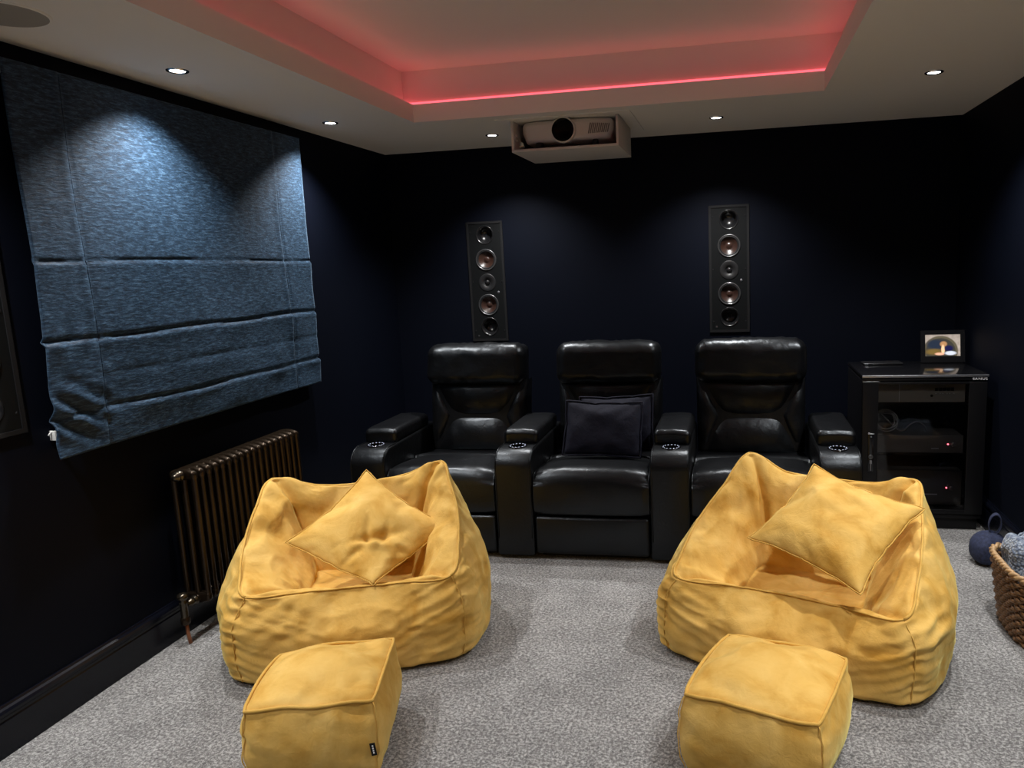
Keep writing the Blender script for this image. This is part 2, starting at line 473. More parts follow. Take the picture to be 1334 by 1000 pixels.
def arm_parts(t, u):
    """armrest with cup holder, centred at x = u in the recliner's own frame"""
    hw = 0.104
    out = [(0.0, 0.025)] + [(0.0, z) for z in (0.12, 0.25, 0.38)]
    out += [(0.10 - 0.10 * math.cos(a), 0.50 + 0.10 * math.sin(a)) for a in np.linspace(0, PI / 2, 9)]
    out += [(0.2, 0.600), (0.4, 0.602), (0.6, 0.606), (0.74, 0.606), (0.80, 0.56), (0.82, 0.4), (0.82, 0.025)]
    V, F = extrude_profile(out, hw, 0.016, 0, u, 4)
    a = MB().add(V, F).build('armrest', LEA, t)
    c = MB().lathe([(0, -0.075), (0.041, -0.075), (0.041, 0.05), (0, 0.05)], (u, 0.130, 0.60), n=28).build('cutter')
    bool_cut(a, [c]); a.data.set_sharp_from_angle(angle=math.radians(50))
    MB().lathe([(0, -0.07), (0.040, -0.07), (0.0405, -0.002), (0.0405, 0.002), (0.043, 0.0045), (0.050, 0.0045), (0.053, 0.0005), (0.053, -0.004)], (u, 0.130, 0.60), n=36).build('cup_holder', MAT['black_gloss'], a)
    mb = MB()
    for k in range(14):
        an = 2 * PI * (k + .5) / 14
        V, F = rbox((0.0034, 0.0018, 0.0014), 0.001, 1)
        ca, sa = math.cos(an), math.sin(an)
        V = np.array([(p[0] * -sa + p[1] * ca, p[0] * ca + p[1] * sa, p[2]) for p in V]) + np.array((u + 0.0425 * ca, 0.130 + 0.0425 * sa, 0.6040))
        mb.add(V, F)
    mb.build('light_ring', MAT['led_white'], a)
    # padded lid behind the cup holder
    V, F = rbox((hw - 0.004, 0.235, 0.040), 0.026, 4, (8, 10, 1))
    V[:, 2] += 0.008 * (1 - (V[:, 0] / hw) ** 2) * (V[:, 2] > 0)
    V[:, 2] += nfield(V * (1, .5, 1), 14, u) * 0.0035
    V[:, 2] += np.where(V[:, 1] < -0.16, -(V[:, 1] + 0.16) ** 2 * 1.2, 0)
    MB().add(V + np.array((u, 0.42, 0.637)), F).build('arm_pad', LEA, t)
    for s in (-1, 1):   # stitched edge along the front of the arm
        P = [(u + s * (hw - 0.010), b - 0.0005 if z < .5 else b, z + (0.0005 if z > .55 else 0)) for b, z in out[1:14]]
        MB().tube(P, 0.0032, 6).build('piping', LEA, a)

def seat_unit(t, seed):
    hw = 0.314
    base = MB().box((0, 0.43, 0.03), (hw - 0.02, 0.36, 0.028), 0.006).build('base_frame', MAT['black_matt'], t)
    V, F = rbox((hw - 0.004, 0.030, 0.105), 0.018, 3, (12, 1, 8))
    V[:, 1] -= 0.010 * (1 - (V[:, 0] / hw) ** 2) * (1 - (V[:, 2] / 0.105) ** 2) * (V[:, 1] < 0)
    MB().add(V + np.array((0, 0.030, 0.139)), F).build('footrest_panel', LEA, t)
    # seat cushion: the padding rolls over the front edge
    pr = [(0.05, 0.250), (0.006, 0.256), (-0.006, 0.275), (-0.014, 0.33), (-0.013, 0.39), (-0.004, 0.445), (0.014, 0.482), (0.045, 0.503), (0.10, 0.508),
          (0.20, 0.502), (0.31, 0.490), (0.385, 0.482), (0.405, 0.470), (0.425, 0.474), (0.50, 0.462), (0.60, 0.445), (0.66, 0.44), (0.66, 0.36), (0.66, 0.26)]
    pr = crom(pr, 3); n = 30; V = []; F = []
    cy, cz = 0.33, 0.37
    for i in range(n + 1):
        s = -1 + 2 * i / n; s = math.copysign(1 - (1 - abs(s)) ** 1.5, s)
        x = s * (hw - 0.003); e = (1 - abs(s) ** 7)
        for (y, z) in pr:
            yy, zz = y, z
            if z > 0.44 and y < 0.4: zz -= 0.020 * abs(s) ** 3          # crown of the cushion
            yy = cy + (yy - cy) * (0.965 + 0.035 * e); zz = cz + (zz - cz) * (0.93 + 0.07 * e)
            w = 0.0035 * noise.noise(Vector((x * 26 + seed, y * 7 + z * 9, seed)))
            if y < 0.12: yy += w; zz += w * (z > .4)
            V.append((x, yy, zz))
    m = len(pr)
    for i in range(n):
        for k in range(m - 1): F.append((i * m + k, (i + 1) * m + k, (i + 1) * m + k + 1, i * m + k + 1))
    F.append(tuple(range(m - 1, -1, -1))); F.append(tuple(n * m + k for k in range(m)))
    F = [f[::-1] for f in F]
    MB().add(V, F).build('seat_cushion', LEA, t)
    # backrest: shell, two wings, upper and lower panels, head roll
    V, F = rbox((0.312, 0.060, 0.335), 0.045, 4, (4, 1, 8))
    V[:, 1] += V[:, 2] * 0.165
    MB().add(V + np.array((0, 0.745, 0.755)), F).build('back_shell', LEA, t)
    zt, zi, zb = 0.872, 0.655, 0.440
    P = lambda x, z, dy=0.0: (x, by(z) + dy + 0.035, z)
    ui, ut, ub = 0.170, 0.288, 0.275
    V, F = puff_patch(P(-ut, zt), P(ut, zt), P(ui, zi, .012), P(-ui, zi, .012), 0.048, 0.06, 26, 14, 0.36, 0.006, seed)
    MB().add(V, F).build('upper_back_panel', LEA, t)
    V, F = puff_patch(P(-ui, zi - .004, .012), P(ui, zi - .004, .012), P(ub, zb), P(-ub, zb), 0.056, 0.06, 26, 14, 0.36, 0.007, seed + 3)
    MB().add(V, F).build('lower_back_panel', LEA, t)
    for s in (-1, 1):
        A, B, C, D = P(ut + .003, zt), P(0.317, zt - .015, .02), P(0.312, zb, .02), P(ub + .002, zb)
        V = []; F = []; n, m = 8, 18
        for j in range(m + 1):
            tt = j / m
            z = zt + (zb - zt) * tt
            zi_t = (zt - zi) / (zt - zb)
            xin = (ut + (ui - ut) * tt / zi_t) if tt < zi_t else (ui + (ub - ui) * (tt - zi_t) / (1 - zi_t))
            xout = 0.317 - 0.006 * tt
            dyin = 0.012 * (1 - abs(tt - zi_t) / max(zi_t, 1 - zi_t))
            for i in range(n + 1):
                q = 0.5 - 0.5 * math.cos(PI * i / n)
                x = xin + .003 + (xout - xin - .003) * q
                e = (1 - (2 * q - 1) ** 2) * min(1, (1 - (2 * tt - 1) ** 2) * 1.6)
                d = 0.042 * max(e, 0) ** 0.40 * min(1, (xout - xin) / 0.10)
                w = 0.004 * noise.noise(Vector((x * 20 + seed + s, z * 14, seed)))
                y = by(z) + 0.035 + dyin * (1 - q) + 0.020 * q - d - w
                V.append((s * x, y, z))
        k = n + 1
        for j in range(m):
            for i in range(n):
                f = (j * k + i, (j + 1) * k + i, (j + 1) * k + i + 1, j * k + i + 1)
                F.append(f if s > 0 else f[::-1])
        nb = len(V)
        for j in range(m + 1): V.append((V[j * k + n][0], V[j * k + n][1] + 0.10, V[j * k + n][2]))
        for j in range(m):
            f = (j * k + n, (j + 1) * k + n, nb + j + 1, nb + j)
            F.append(f if s > 0 else f[::-1])
        MB().add(V, F).build('side_back_panel', LEA, t)
    V, F = rbox((0.322, 0.088, 0.128), 0.07, 6, (22, 2, 5))
    x, y, z = V[:, 0].copy(), V[:, 1].copy(), V[:, 2].copy()
    gath = np.sin(x * 95 + 3 * np.sin(x * 23 + seed)) * 0.003 * np.clip((z - 0.02) / 0.08, 0, 1)
    V[:, 1] += np.where(y < 0, -0.012 * (1 - (x / 0.322) ** 2) + gath, 0)
    V[:, 2] += np.where(z > 0, gath * 0.7, 0) - 0.010 * np.where(z > 0, np.abs(x / 0.322) ** 4, 0)
    V += nfield(V, 9, seed)[:, None] * np.array((0.002, 0.006, 0.004))
    V[:, 1] += V[:, 2] * 0.10
    MB().add(V + np.array((0, 0.722, 0.982)), F).build('headrest', LEA, t)

ROW_Y = 3.635
ARM_X = [-2.022, -1.182, -0.340, 0.508]
labels = ['left black leather recliner with empty seat, nearest the blue blind', 'middle black leather recliner holding the dark navy cushions',
          'right black leather recliner, beside the black equipment cabinet']
for k in range(3):
    cx = (ARM_X[k] + ARM_X[k + 1]) / 2
    t = empty('recliner', (cx, ROW_Y, 0), 0, labels[k], 'recliner', 'row of black leather home cinema seats')
    seat_unit(t, 3.1 * k + 1)
    if k == 0: arm_parts(t, ARM_X[0] - cx)
    arm_parts(t, ARM_X[k + 1] - cx)

# ------------------------------------------------------------------ soft shapes
def simulate(V, F, pressure=0.0, shrink=0.0, frames=24, mass=0.12, stiff=30, bend=0.3, pins=None, pin_stiff=1.0, quality=5, gravity=0.0):
    """let a cloth of this shape settle and return its vertices"""
    me = bpy.data.meshes.new('cloth'); me.from_pydata([tuple(map(float, p)) for p in V], [], [tuple(f) for f in F])
    o = bpy.data.objects.new('cloth', me); COL.objects.link(o)
    if pins is not None:
        g = o.vertex_groups.new(name='pin')
        for i, w in enumerate(pins):
            if w > 0: g.add([i], float(w), 'REPLACE')
    m = o.modifiers.new('cloth', 'CLOTH'); st = m.settings
    st.quality = quality; st.mass = mass
    st.use_pressure = pressure != 0; st.uniform_pressure_force = pressure
    st.shrink_min = shrink; st.shrink_max = shrink
    st.tension_stiffness = st.compression_stiffness = stiff; st.shear_stiffness = stiff * 0.6; st.bending_stiffness = bend
    st.effector_weights.gravity = gravity
    st.air_damping = 3.0
    if pins is not None: st.vertex_group_mass = 'pin'; st.pin_stiffness = pin_stiff
    m.collision_settings.use_collision = False; m.collision_settings.use_self_collision = False
    m.point_cache.frame_start = 1; m.point_cache.frame_end = frames + 1
    for f in range(1, frames + 1): SC.frame_set(f)
    ev = o.evaluated_get(bpy.context.evaluated_depsgraph_get()).data
    out = np.array([v.co[:] for v in ev.vertices])
    bpy.data.objects.remove(o, do_unlink=True); bpy.data.meshes.remove(me)
    SC.frame_set(1)
    if not np.all(np.isfinite(out)) or np.abs(out - np.array(V)).max() > 1.0: return np.array(V, float)
    return out

def subsurf(o, lv=1):
    m = o.modifiers.new('smooth', 'SUBSURF'); m.levels = lv; m.render_levels = lv
    return o

# --- cushions
def pillow_mesh(sx, sy, n, pressure, shrink, frames=26, seed=0.0):
    nx, ny = n, max(8, int(round(n * sy / sx)))
    gx, gy = np.linspace(-sx / 2, sx / 2, nx + 1), np.linspace(-sy / 2, sy / 2, ny + 1)
    V = []; idx = {}; F = []
    for side in (0, 1):
        for j, y in enumerate(gy):
            for i, x in enumerate(gx):
                e = i in (0, nx) or j in (0, ny)
                if side and e: idx[(1, i, j)] = idx[(0, i, j)]; continue
                idx[(side, i, j)] = len(V)
                z = 0 if e else (0.006 + 0.003 * noise.noise(Vector((x * 9 + seed, y * 9, side)))) * (1 if side == 0 else -1)
                V.append((x, y, z))
    for side in (0, 1):
        for j in range(ny):
            for i in range(nx):
                q = [idx[(side, i, j)], idx[(side, i + 1, j)], idx[(side, i + 1, j + 1)], idx[(side, i, j + 1)]]
                F.append(q if side == 0 else q[::-1])
    W = simulate(V, F, pressure, shrink, frames, mass=0.1, stiff=40, bend=0.15)
    O = np.array(V); W[:, :2] = W[:, :2] * 0.35 + O[:, :2] * 0.65
    border = [idx[(0, i, 0)] for i in range(nx)] + [idx[(0, nx, j)] for j in range(ny)] + [idx[(0, i, ny)] for i in range(nx, 0, -1)] + [idx[(0, 0, j)] for j in range(ny, 0, -1)]
    return W, F, border

def place_on(V, origin, ex, ey):
    ex = np.array(ex) / np.linalg.norm(ex); ey = np.array(ey, float); ey -= ex * ey.dot(ex); ey /= np.linalg.norm(ey); ez = np.cross(ex, ey)
    m = Matrix([[ex[i], ey[i], ez[i]] for i in range(3)]).to_4x4(); m.translation = origin
    return m

PV, PF, PB = pillow_mesh(0.45, 0.45, 34, 4.5, -0.03, seed=1.0)
def square_cushion(corners, name, label, group, fold=0.0, mirror=1, rot=0):
    T, Rr, B, L = map(np.array, corners)
    c = (T + Rr + B + L) / 4
    ex = (Rr - B) + (T - L); ey = (T - Rr) + (L - B)
    W = PV.copy(); W[:, :2] *= 1.02; W[:, 2] *= 0.80
    # pull the corners out a little
    for s1 in (-1, 1):
        for s2 in (-1, 1):
            q = np.array((s1 * .225, s2 * .225)); d = np.linalg.norm(W[:, :2] - q, axis=1)
            W[:, :2] += (np.exp(-(d / 0.05) ** 2)[:, None]) * np.array((s1, s2)) * 0.012
    if fold:        # the corner that is pushed down into the seat creases and curls forward
        u = (-W[:, 0] + -W[:, 1]) / math.sqrt(2)      # 0 at centre, 0.318 at that corner
        cr = np.clip((u - 0.05) / 0.27, 0, 1)
        v = (W[:, 0] - W[:, 1]) / math.sqrt(2)
        W[:, 2] += fold * 0.10 * cr ** 1.5
        W[:, 0] += 0.06 * cr ** 2 * abs(fold) / math.sqrt(2); W[:, 1] += 0.06 * cr ** 2 * abs(fold) / math.sqrt(2)
        crease = sum(a * np.exp(-(((u - u0) * math.cos(an) + (v - v0) * math.sin(an)) / wd) ** 2) * np.exp(-(((v - v0) * math.cos(an) - (u - u0) * math.sin(an)) / ln) ** 2)
                     for (u0, v0, an, wd, ln, a) in ((0.055, 0.02, 0.15, 0.016, 0.09, -0.020), (0.03, -0.01, 1.5, 0.012, 0.07, -0.014), (0.06, 0.055, 1.2, 0.012, 0.06, -0.014),
                                                     (0.10, 0.03, -0.2, 0.02, 0.10, 0.016), (0.13, -0.07, 0.7, 0.014, 0.07, -0.012), (0.12, 0.10, -0.6, 0.014, 0.06, -0.012)))
        W[:, 2] += np.where(W[:, 2] > -0.0, crease * 1.5, 0)
    else:
        W[:, 2] += (nfield(W, 8, 5.0) * 0.010) * np.where(W[:, 2] > 0, 1, 0.6)
    e = empty(name, (0, 0, 0), 0, label, 'cushion', group)
    e.matrix_world = place_on(W, c, ex, ey)
    cov = subsurf(MB().add(W, PF).build('cover', MAT['yellow'], e), 1)
    MB().tube(W[PB], 0.0028, 5, closed=True).build('seam', MAT['yellow_seam'], e)
    return e

# --- bean bag armchairs



def grid_normals(G):
    du = np.roll(G, -1, 1) - np.roll(G, 1, 1)
    dv = np.zeros_like(G); dv[1:-1] = G[2:] - G[:-2]; dv[0] = G[1] - G[0]; dv[-1] = G[-1] - G[-2]
    n = np.cross(du, dv); n /= np.linalg.norm(n, axis=2)[..., None] + 1e-9
    return n

def bean_bag(loc, rz, rim, bulge, seat, label, seed, groups):
    """rim, bulge: 16 stations from front-left corner round by the right and the back"""
    rim, bulge = np.array(rim, float), np.array(bulge, float)
    N = len(rim); SUB = 10
    c2 = np.array([0, 0.33])
    floor = bulge.copy(); floor[:, :2] = c2 + (bulge[:, :2] - c2) * 0.925; floor[:, 2] = 0.012
    low = bulge.copy(); low[:, :2] = c2 + (bulge[:, :2] - c2) * 0.99; low[:, 2] = bulge[:, 2] * 0.36
    sh = rim * 0.5 + bulge * 0.5; sh[:, :2] = c2 + (sh[:, :2] - c2) * 1.035
    sh2 = rim * 0.86 + bulge * 0.14; sh2[:, :2] = c2 + (sh2[:, :2] - c2) * 1.012
    seat_c = np.array(seat['c']); a, b = seat['r']
    seat_ring = np.array([(seat_c[0] + a * np.sign(r[0]) * min(1, abs(r[0]) / 0.36), seat_c[1] + b * np.clip((r[1] - 0.28) / 0.26, -1, 1), seat_c[2] + 0.012) for r in rim])
    d = seat_ring - rim
    def inner(f, dz): q = rim + d * np.array([f, f, 0])[None]; q[:, 2] = rim[:, 2] + (seat_ring[:, 2] - rim[:, 2]) * dz; return q
    ctr = np.repeat(seat_c[None], N, 0)
    mid = seat_ring * 0.5 + ctr * 0.5; mid[:, 2] = seat_c[2] + 0.004
    rows = [floor * np.array([0.0, 0.0, 1]) + np.array([c2[0], c2[1], 0]) + (floor - [c2[0], c2[1], 0]) * np.array([.55, .55, 0]), floor, low, bulge, sh, sh2, rim,
            inner(0.16, 0.02), inner(0.42, 0.20), inner(0.68, 0.55), inner(0.90, 0.90), seat_ring, mid, ctr * 0.97 + mid * 0.03]
    steps = [2, 8, 11, 12, 8, 5, 5, 10, 10, 8, 5, 5, 4]
    RIM_ROW = sum(steps[:6])
    R3 = np.array([crom(r, SUB, True) for r in rows])           # rows x around
    G = []
    for i, st in enumerate(steps):
        b_, c_ = R3[i], R3[i + 1]; a_ = R3[i - 1] if i else 2 * b_ - c_; d_ = R3[i + 2] if i + 2 < len(R3) else 2 * c_ - b_
        for k in range(st):
            t = k / st
            G.append(0.5 * (2 * b_ + (c_ - a_) * t + (2 * a_ - 5 * b_ + 4 * c_ - d_) * t * t + (3 * b_ - a_ - 3 * c_ + d_) * t ** 3))
    G.append(R3[-1]); G = np.array(G); G[..., 2] = np.maximum(G[..., 2], 0.008)
    nr, nc = G.shape[:2]
    nrm = grid_normals(G)
    col = np.arange(nc)
    def near(k, w):     # weight near station k
        dd = np.abs((col - k * SUB + nc / 2) % nc - nc / 2); return np.exp(-(dd / w) ** 2)
    col_u = np.cumsum(np.r_[0, np.linalg.norm(np.diff(G[RIM_ROW // 2], axis=0), axis=1)])
    rowsel = lambda r0, r1: ((np.arange(nr) >= r0) & (np.arange(nr) <= r1)).astype(float)
    outer = rowsel(4, RIM_ROW - 2); inn = rowsel(RIM_ROW + 2, nr - 3)
    P = G.reshape(-1, 3)
    slack = nfield(P * np.array([1, 1, 1.5]), 4.5, seed, 2).reshape(nr, nc)
    D = slack * (0.004 * outer + 0.012 * inn)[:, None]
    for k in (0, 4, 8, 12):        # creases where the inner corners fold
        D -= rowsel(RIM_ROW + 3, RIM_ROW + 30)[:, None] * near(k, 1.2)[None] * (0.026 if k in (8, 12) else 0.016)
        D += rowsel(RIM_ROW + 3, RIM_ROW + 26)[:, None] * (near(k + .38, 1.8) + near(k - .38, 1.8))[None] * 0.008
    V = (G + nrm * D[..., None]).reshape(-1, 3)
    F = [(i * nc + k, i * nc + (k + 1) % nc, (i + 1) * nc + (k + 1) % nc, (i + 1) * nc + k) for i in range(nr - 1) for k in range(nc)]
    pins = np.full((nr, nc), 0.10); pins[:4] = 1.0; pins[RIM_ROW] = 0.9; pins[RIM_ROW - 1] = .5; pins[RIM_ROW + 1] = .5
    pins[5:RIM_ROW] = 0.16
    for k in (0, 4): pins[5:RIM_ROW, (k * SUB) % nc] = 0.6
    pins[-3:] = 1.0
    V = simulate(V, F, 0.0, -0.018, 14, mass=0.2, stiff=25, bend=1.5, pins=pins.ravel(), pin_stiff=1.2, quality=4)
    # folds: gathers beside the upright seams, long soft drags over the panels, pulls inside
    G3 = V.reshape(nr, nc, 3); n3 = grid_normals(G3)
    D = np.zeros((nr, nc)); sgn = lambda k: ((col - k * SUB + nc / 2) % nc - nc / 2)
    zz = G3[..., 2]
    for k, amp in ((0, 1.0), (4, 1.0), (8, 0.25), (12, 0.25)):
        for side in (-1, 1):
            m_ = np.where(sgn(k) * side >= 0, 1.0, 0.0)
            off = np.abs(sgn(k)) / SUB
            tilt = 0.045 * side * (1 if k in (0, 12) else -1)
            val = np.array([[noise.noise(Vector((off[c] * 0.30 + side * 3 + k, (zz[r, c] + (tilt + 0.05) * off[c]) * 25, seed + k))) if off[c] < 2.2 and m_[c] else 0.0 for c in range(nc)] for r in range(nr)])
            val = np.where(val != 0, np.clip(1 - np.abs(val) * 3.4, 0, 1) ** 1.3 - 0.35, 0)
            D += outer[:, None] * m_[None] * np.exp(-(off / 1.15) ** 2)[None] * val * 0.0135 * amp * np.clip((zz - 0.01) / 0.08, 0, 1)
        D -= outer[:, None] * near(k, 0.9)[None] * 0.007
    drag = 1 - 2 * np.abs(nfield(np.stack([G3[..., 0] * 0.6 + zz * 0.8, G3[..., 1] * 0.6, zz * 2.0 - 0.35 * G3[..., 0]], -1).reshape(-1, 3), 6.0, seed + 20, 1)).reshape(nr, nc) * 1.6
    D += np.clip(drag, 0, 1) ** 2 * outer[:, None] * 0.0045
    pull = 1 - 2 * np.abs(nfield(np.stack([G3[..., 0] * 1.4, G3[..., 1] * 1.4, zz * 0.7], -1).reshape(-1, 3), 5.0, seed + 30, 1)).reshape(nr, nc) * 1.8
    D += np.clip(pull, 0, 1) ** 2 * rowsel(RIM_ROW + 3, nr - 8)[:, None] * 0.009
    # little puckers just under and over the piping
    pk = np.array([noise.noise(Vector((c * 0.55, seed, 0.3))) for c in range(nc)])
    rr = np.arange(nr)
    D += pk[None] * 0.008 * np.exp(-(((rr - RIM_ROW + 5) / 4.0) ** 2))[:, None] + np.roll(pk, 5)[None] * 0.007 * np.exp(-(((rr - RIM_ROW - 6) / 4.5) ** 2))[:, None]
    V = (G3 + n3 * D[..., None]).reshape(-1, 3)
    V[:, 2] = np.maximum(V[:, 2], 0.008)
    n_all = len(V)
    F.append(tuple(range(nc))[::-1]); F.append(tuple((nr - 1) * nc + k for k in range(nc)))
    e = empty('bean_bag_chair', loc, rz, label, 'bean bag', groups)
    body = subsurf(MB().add(V, F).build('cover', MAT['yellow'], e), 1)
    GG = V.reshape(nr, nc, 3); nn = grid_normals(GG)
    for (k0, k1) in ((0, 4), (4, 8), (8, 12), (12, 16)):
        P = np.array([GG[RIM_ROW, j % nc] + nn[RIM_ROW, j % nc] * 0.003 for j in range(k0 * SUB, k1 * SUB + 1)])
        P[1:-1] = P[1:-1] * .5 + (P[2:] + P[:-2]) * .25
        MB().tube(P, 0.0052 if k0 else 0.0034, 8).build('piping', MAT['yellow_seam'], e)
    for k in (0, 4):
        c = k * SUB
        P = np.array([(GG[r, c - 1] + GG[r, c + 1]) / 2 for r in range(5, RIM_ROW)])
        for _ in range(6): P[1:-1] = P[1:-1] * .5 + (P[2:] + P[:-2]) * .25
        MB().tube(P, 0.0024, 6).build('seam', MAT['yellow_seam'], e)
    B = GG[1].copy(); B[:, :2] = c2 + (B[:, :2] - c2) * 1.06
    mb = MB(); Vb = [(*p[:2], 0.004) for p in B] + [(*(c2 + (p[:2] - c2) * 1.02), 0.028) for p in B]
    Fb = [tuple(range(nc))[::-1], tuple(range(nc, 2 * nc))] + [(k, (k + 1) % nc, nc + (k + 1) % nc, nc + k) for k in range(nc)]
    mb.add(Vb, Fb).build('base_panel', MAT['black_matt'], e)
    return e

rimL = [(-.385, .005, .358), (-.20, .025, .343), (0, .055, .327), (.20, .03, .335), (.39, .0, .355),
        (.425, .15, .435), (.425, .30, .530), (.395, .44, .615), (.358, .55, .685), (.18, .60, .622), (-.01, .61, .598), (-.20, .60, .608), (-.385, .55, .668),
        (-.425, .42, .590), (-.445, .27, .485), (-.430, .12, .405)]
bulL = [(-.435, -.03, .20), (-.21, -.065, .19), (0, -.075, .18), (.21, -.065, .18), (.43, -.035, .20),
        (.52, .13, .22), (.545, .31, .25), (.52, .50, .28), (.42, .66, .30), (.20, .73, .28), (0, .745, .27), (-.20, .73, .28), (-.44, .66, .30),
        (-.535, .48, .27), (-.565, .29, .25), (-.525, .12, .22)]
rimR = [(-.418, .02, .326), (-.21, .055, .312), (0, .085, .298), (.21, .04, .308), (.419, .0, .321),
        (.452, .15, .40), (.455, .31, .495), (.44, .46, .575), (.412, .59, .645), (.24, .64, .602), (.05, .655, .600), (-.13, .655, .612), (-.286, .61, .695),
        (-.36, .47, .585), (-.425, .30, .470), (-.445, .14, .375)]
bulR = [(-.465, -.01, .19), (-.22, -.06, .18), (0, -.07, .18), (.22, -.06, .18), (.46, -.03, .19),
        (.55, .14, .23), (.575, .33, .28), (.55, .53, .30), (.45, .70, .30), (.22, .78, .28), (0, .79, .27), (-.20, .775, .28), (-.42, .70, .29),
        (-.52, .50, .25), (-.56, .31, .21), (-.54, .13, .19)]
BAGS = 'yellow velvet bean bag armchairs'
bean_bag((-1.50, 2.485, 0), math.radians(20.9), rimL, bulL, dict(c=(0, .33, .225), r=(.20, .15)), 'left mustard velvet bean bag armchair, in front of the bronze radiator', 2.0, BAGS)
bean_bag((0.16, 2.62, 0), math.radians(-16.5), rimR, bulR, dict(c=(.02, .33, .205), r=(.22, .17)), 'right mustard velvet bean bag armchair, in front of the black cabinet', 5.0, BAGS)

YC = 'yellow velvet scatter cushions'
def pushed(P, f): return [tuple(np.array((0, 0, CAM_H)) + (np.array(p) - np.array((0, 0, CAM_H))) * f) for p in P]
square_cushion(pushed([(-1.619, 2.938, 0.694), (-1.294, 2.902, 0.443), (-1.415, 2.516, 0.311), (-1.814, 2.606, 0.463)], 1.02), 'scatter_cushion', 'mustard velvet cushion standing on one corner in the left bean bag', YC, fold=0.8)
square_cushion(pushed([(0.328, 3.205, .703), (.735, 2.954, .538), (.429, 2.582, .393), (.048, 2.904, .42)], 0.97), 'scatter_cushion', 'mustard velvet cushion leaning across the right bean bag', YC, fold=0)

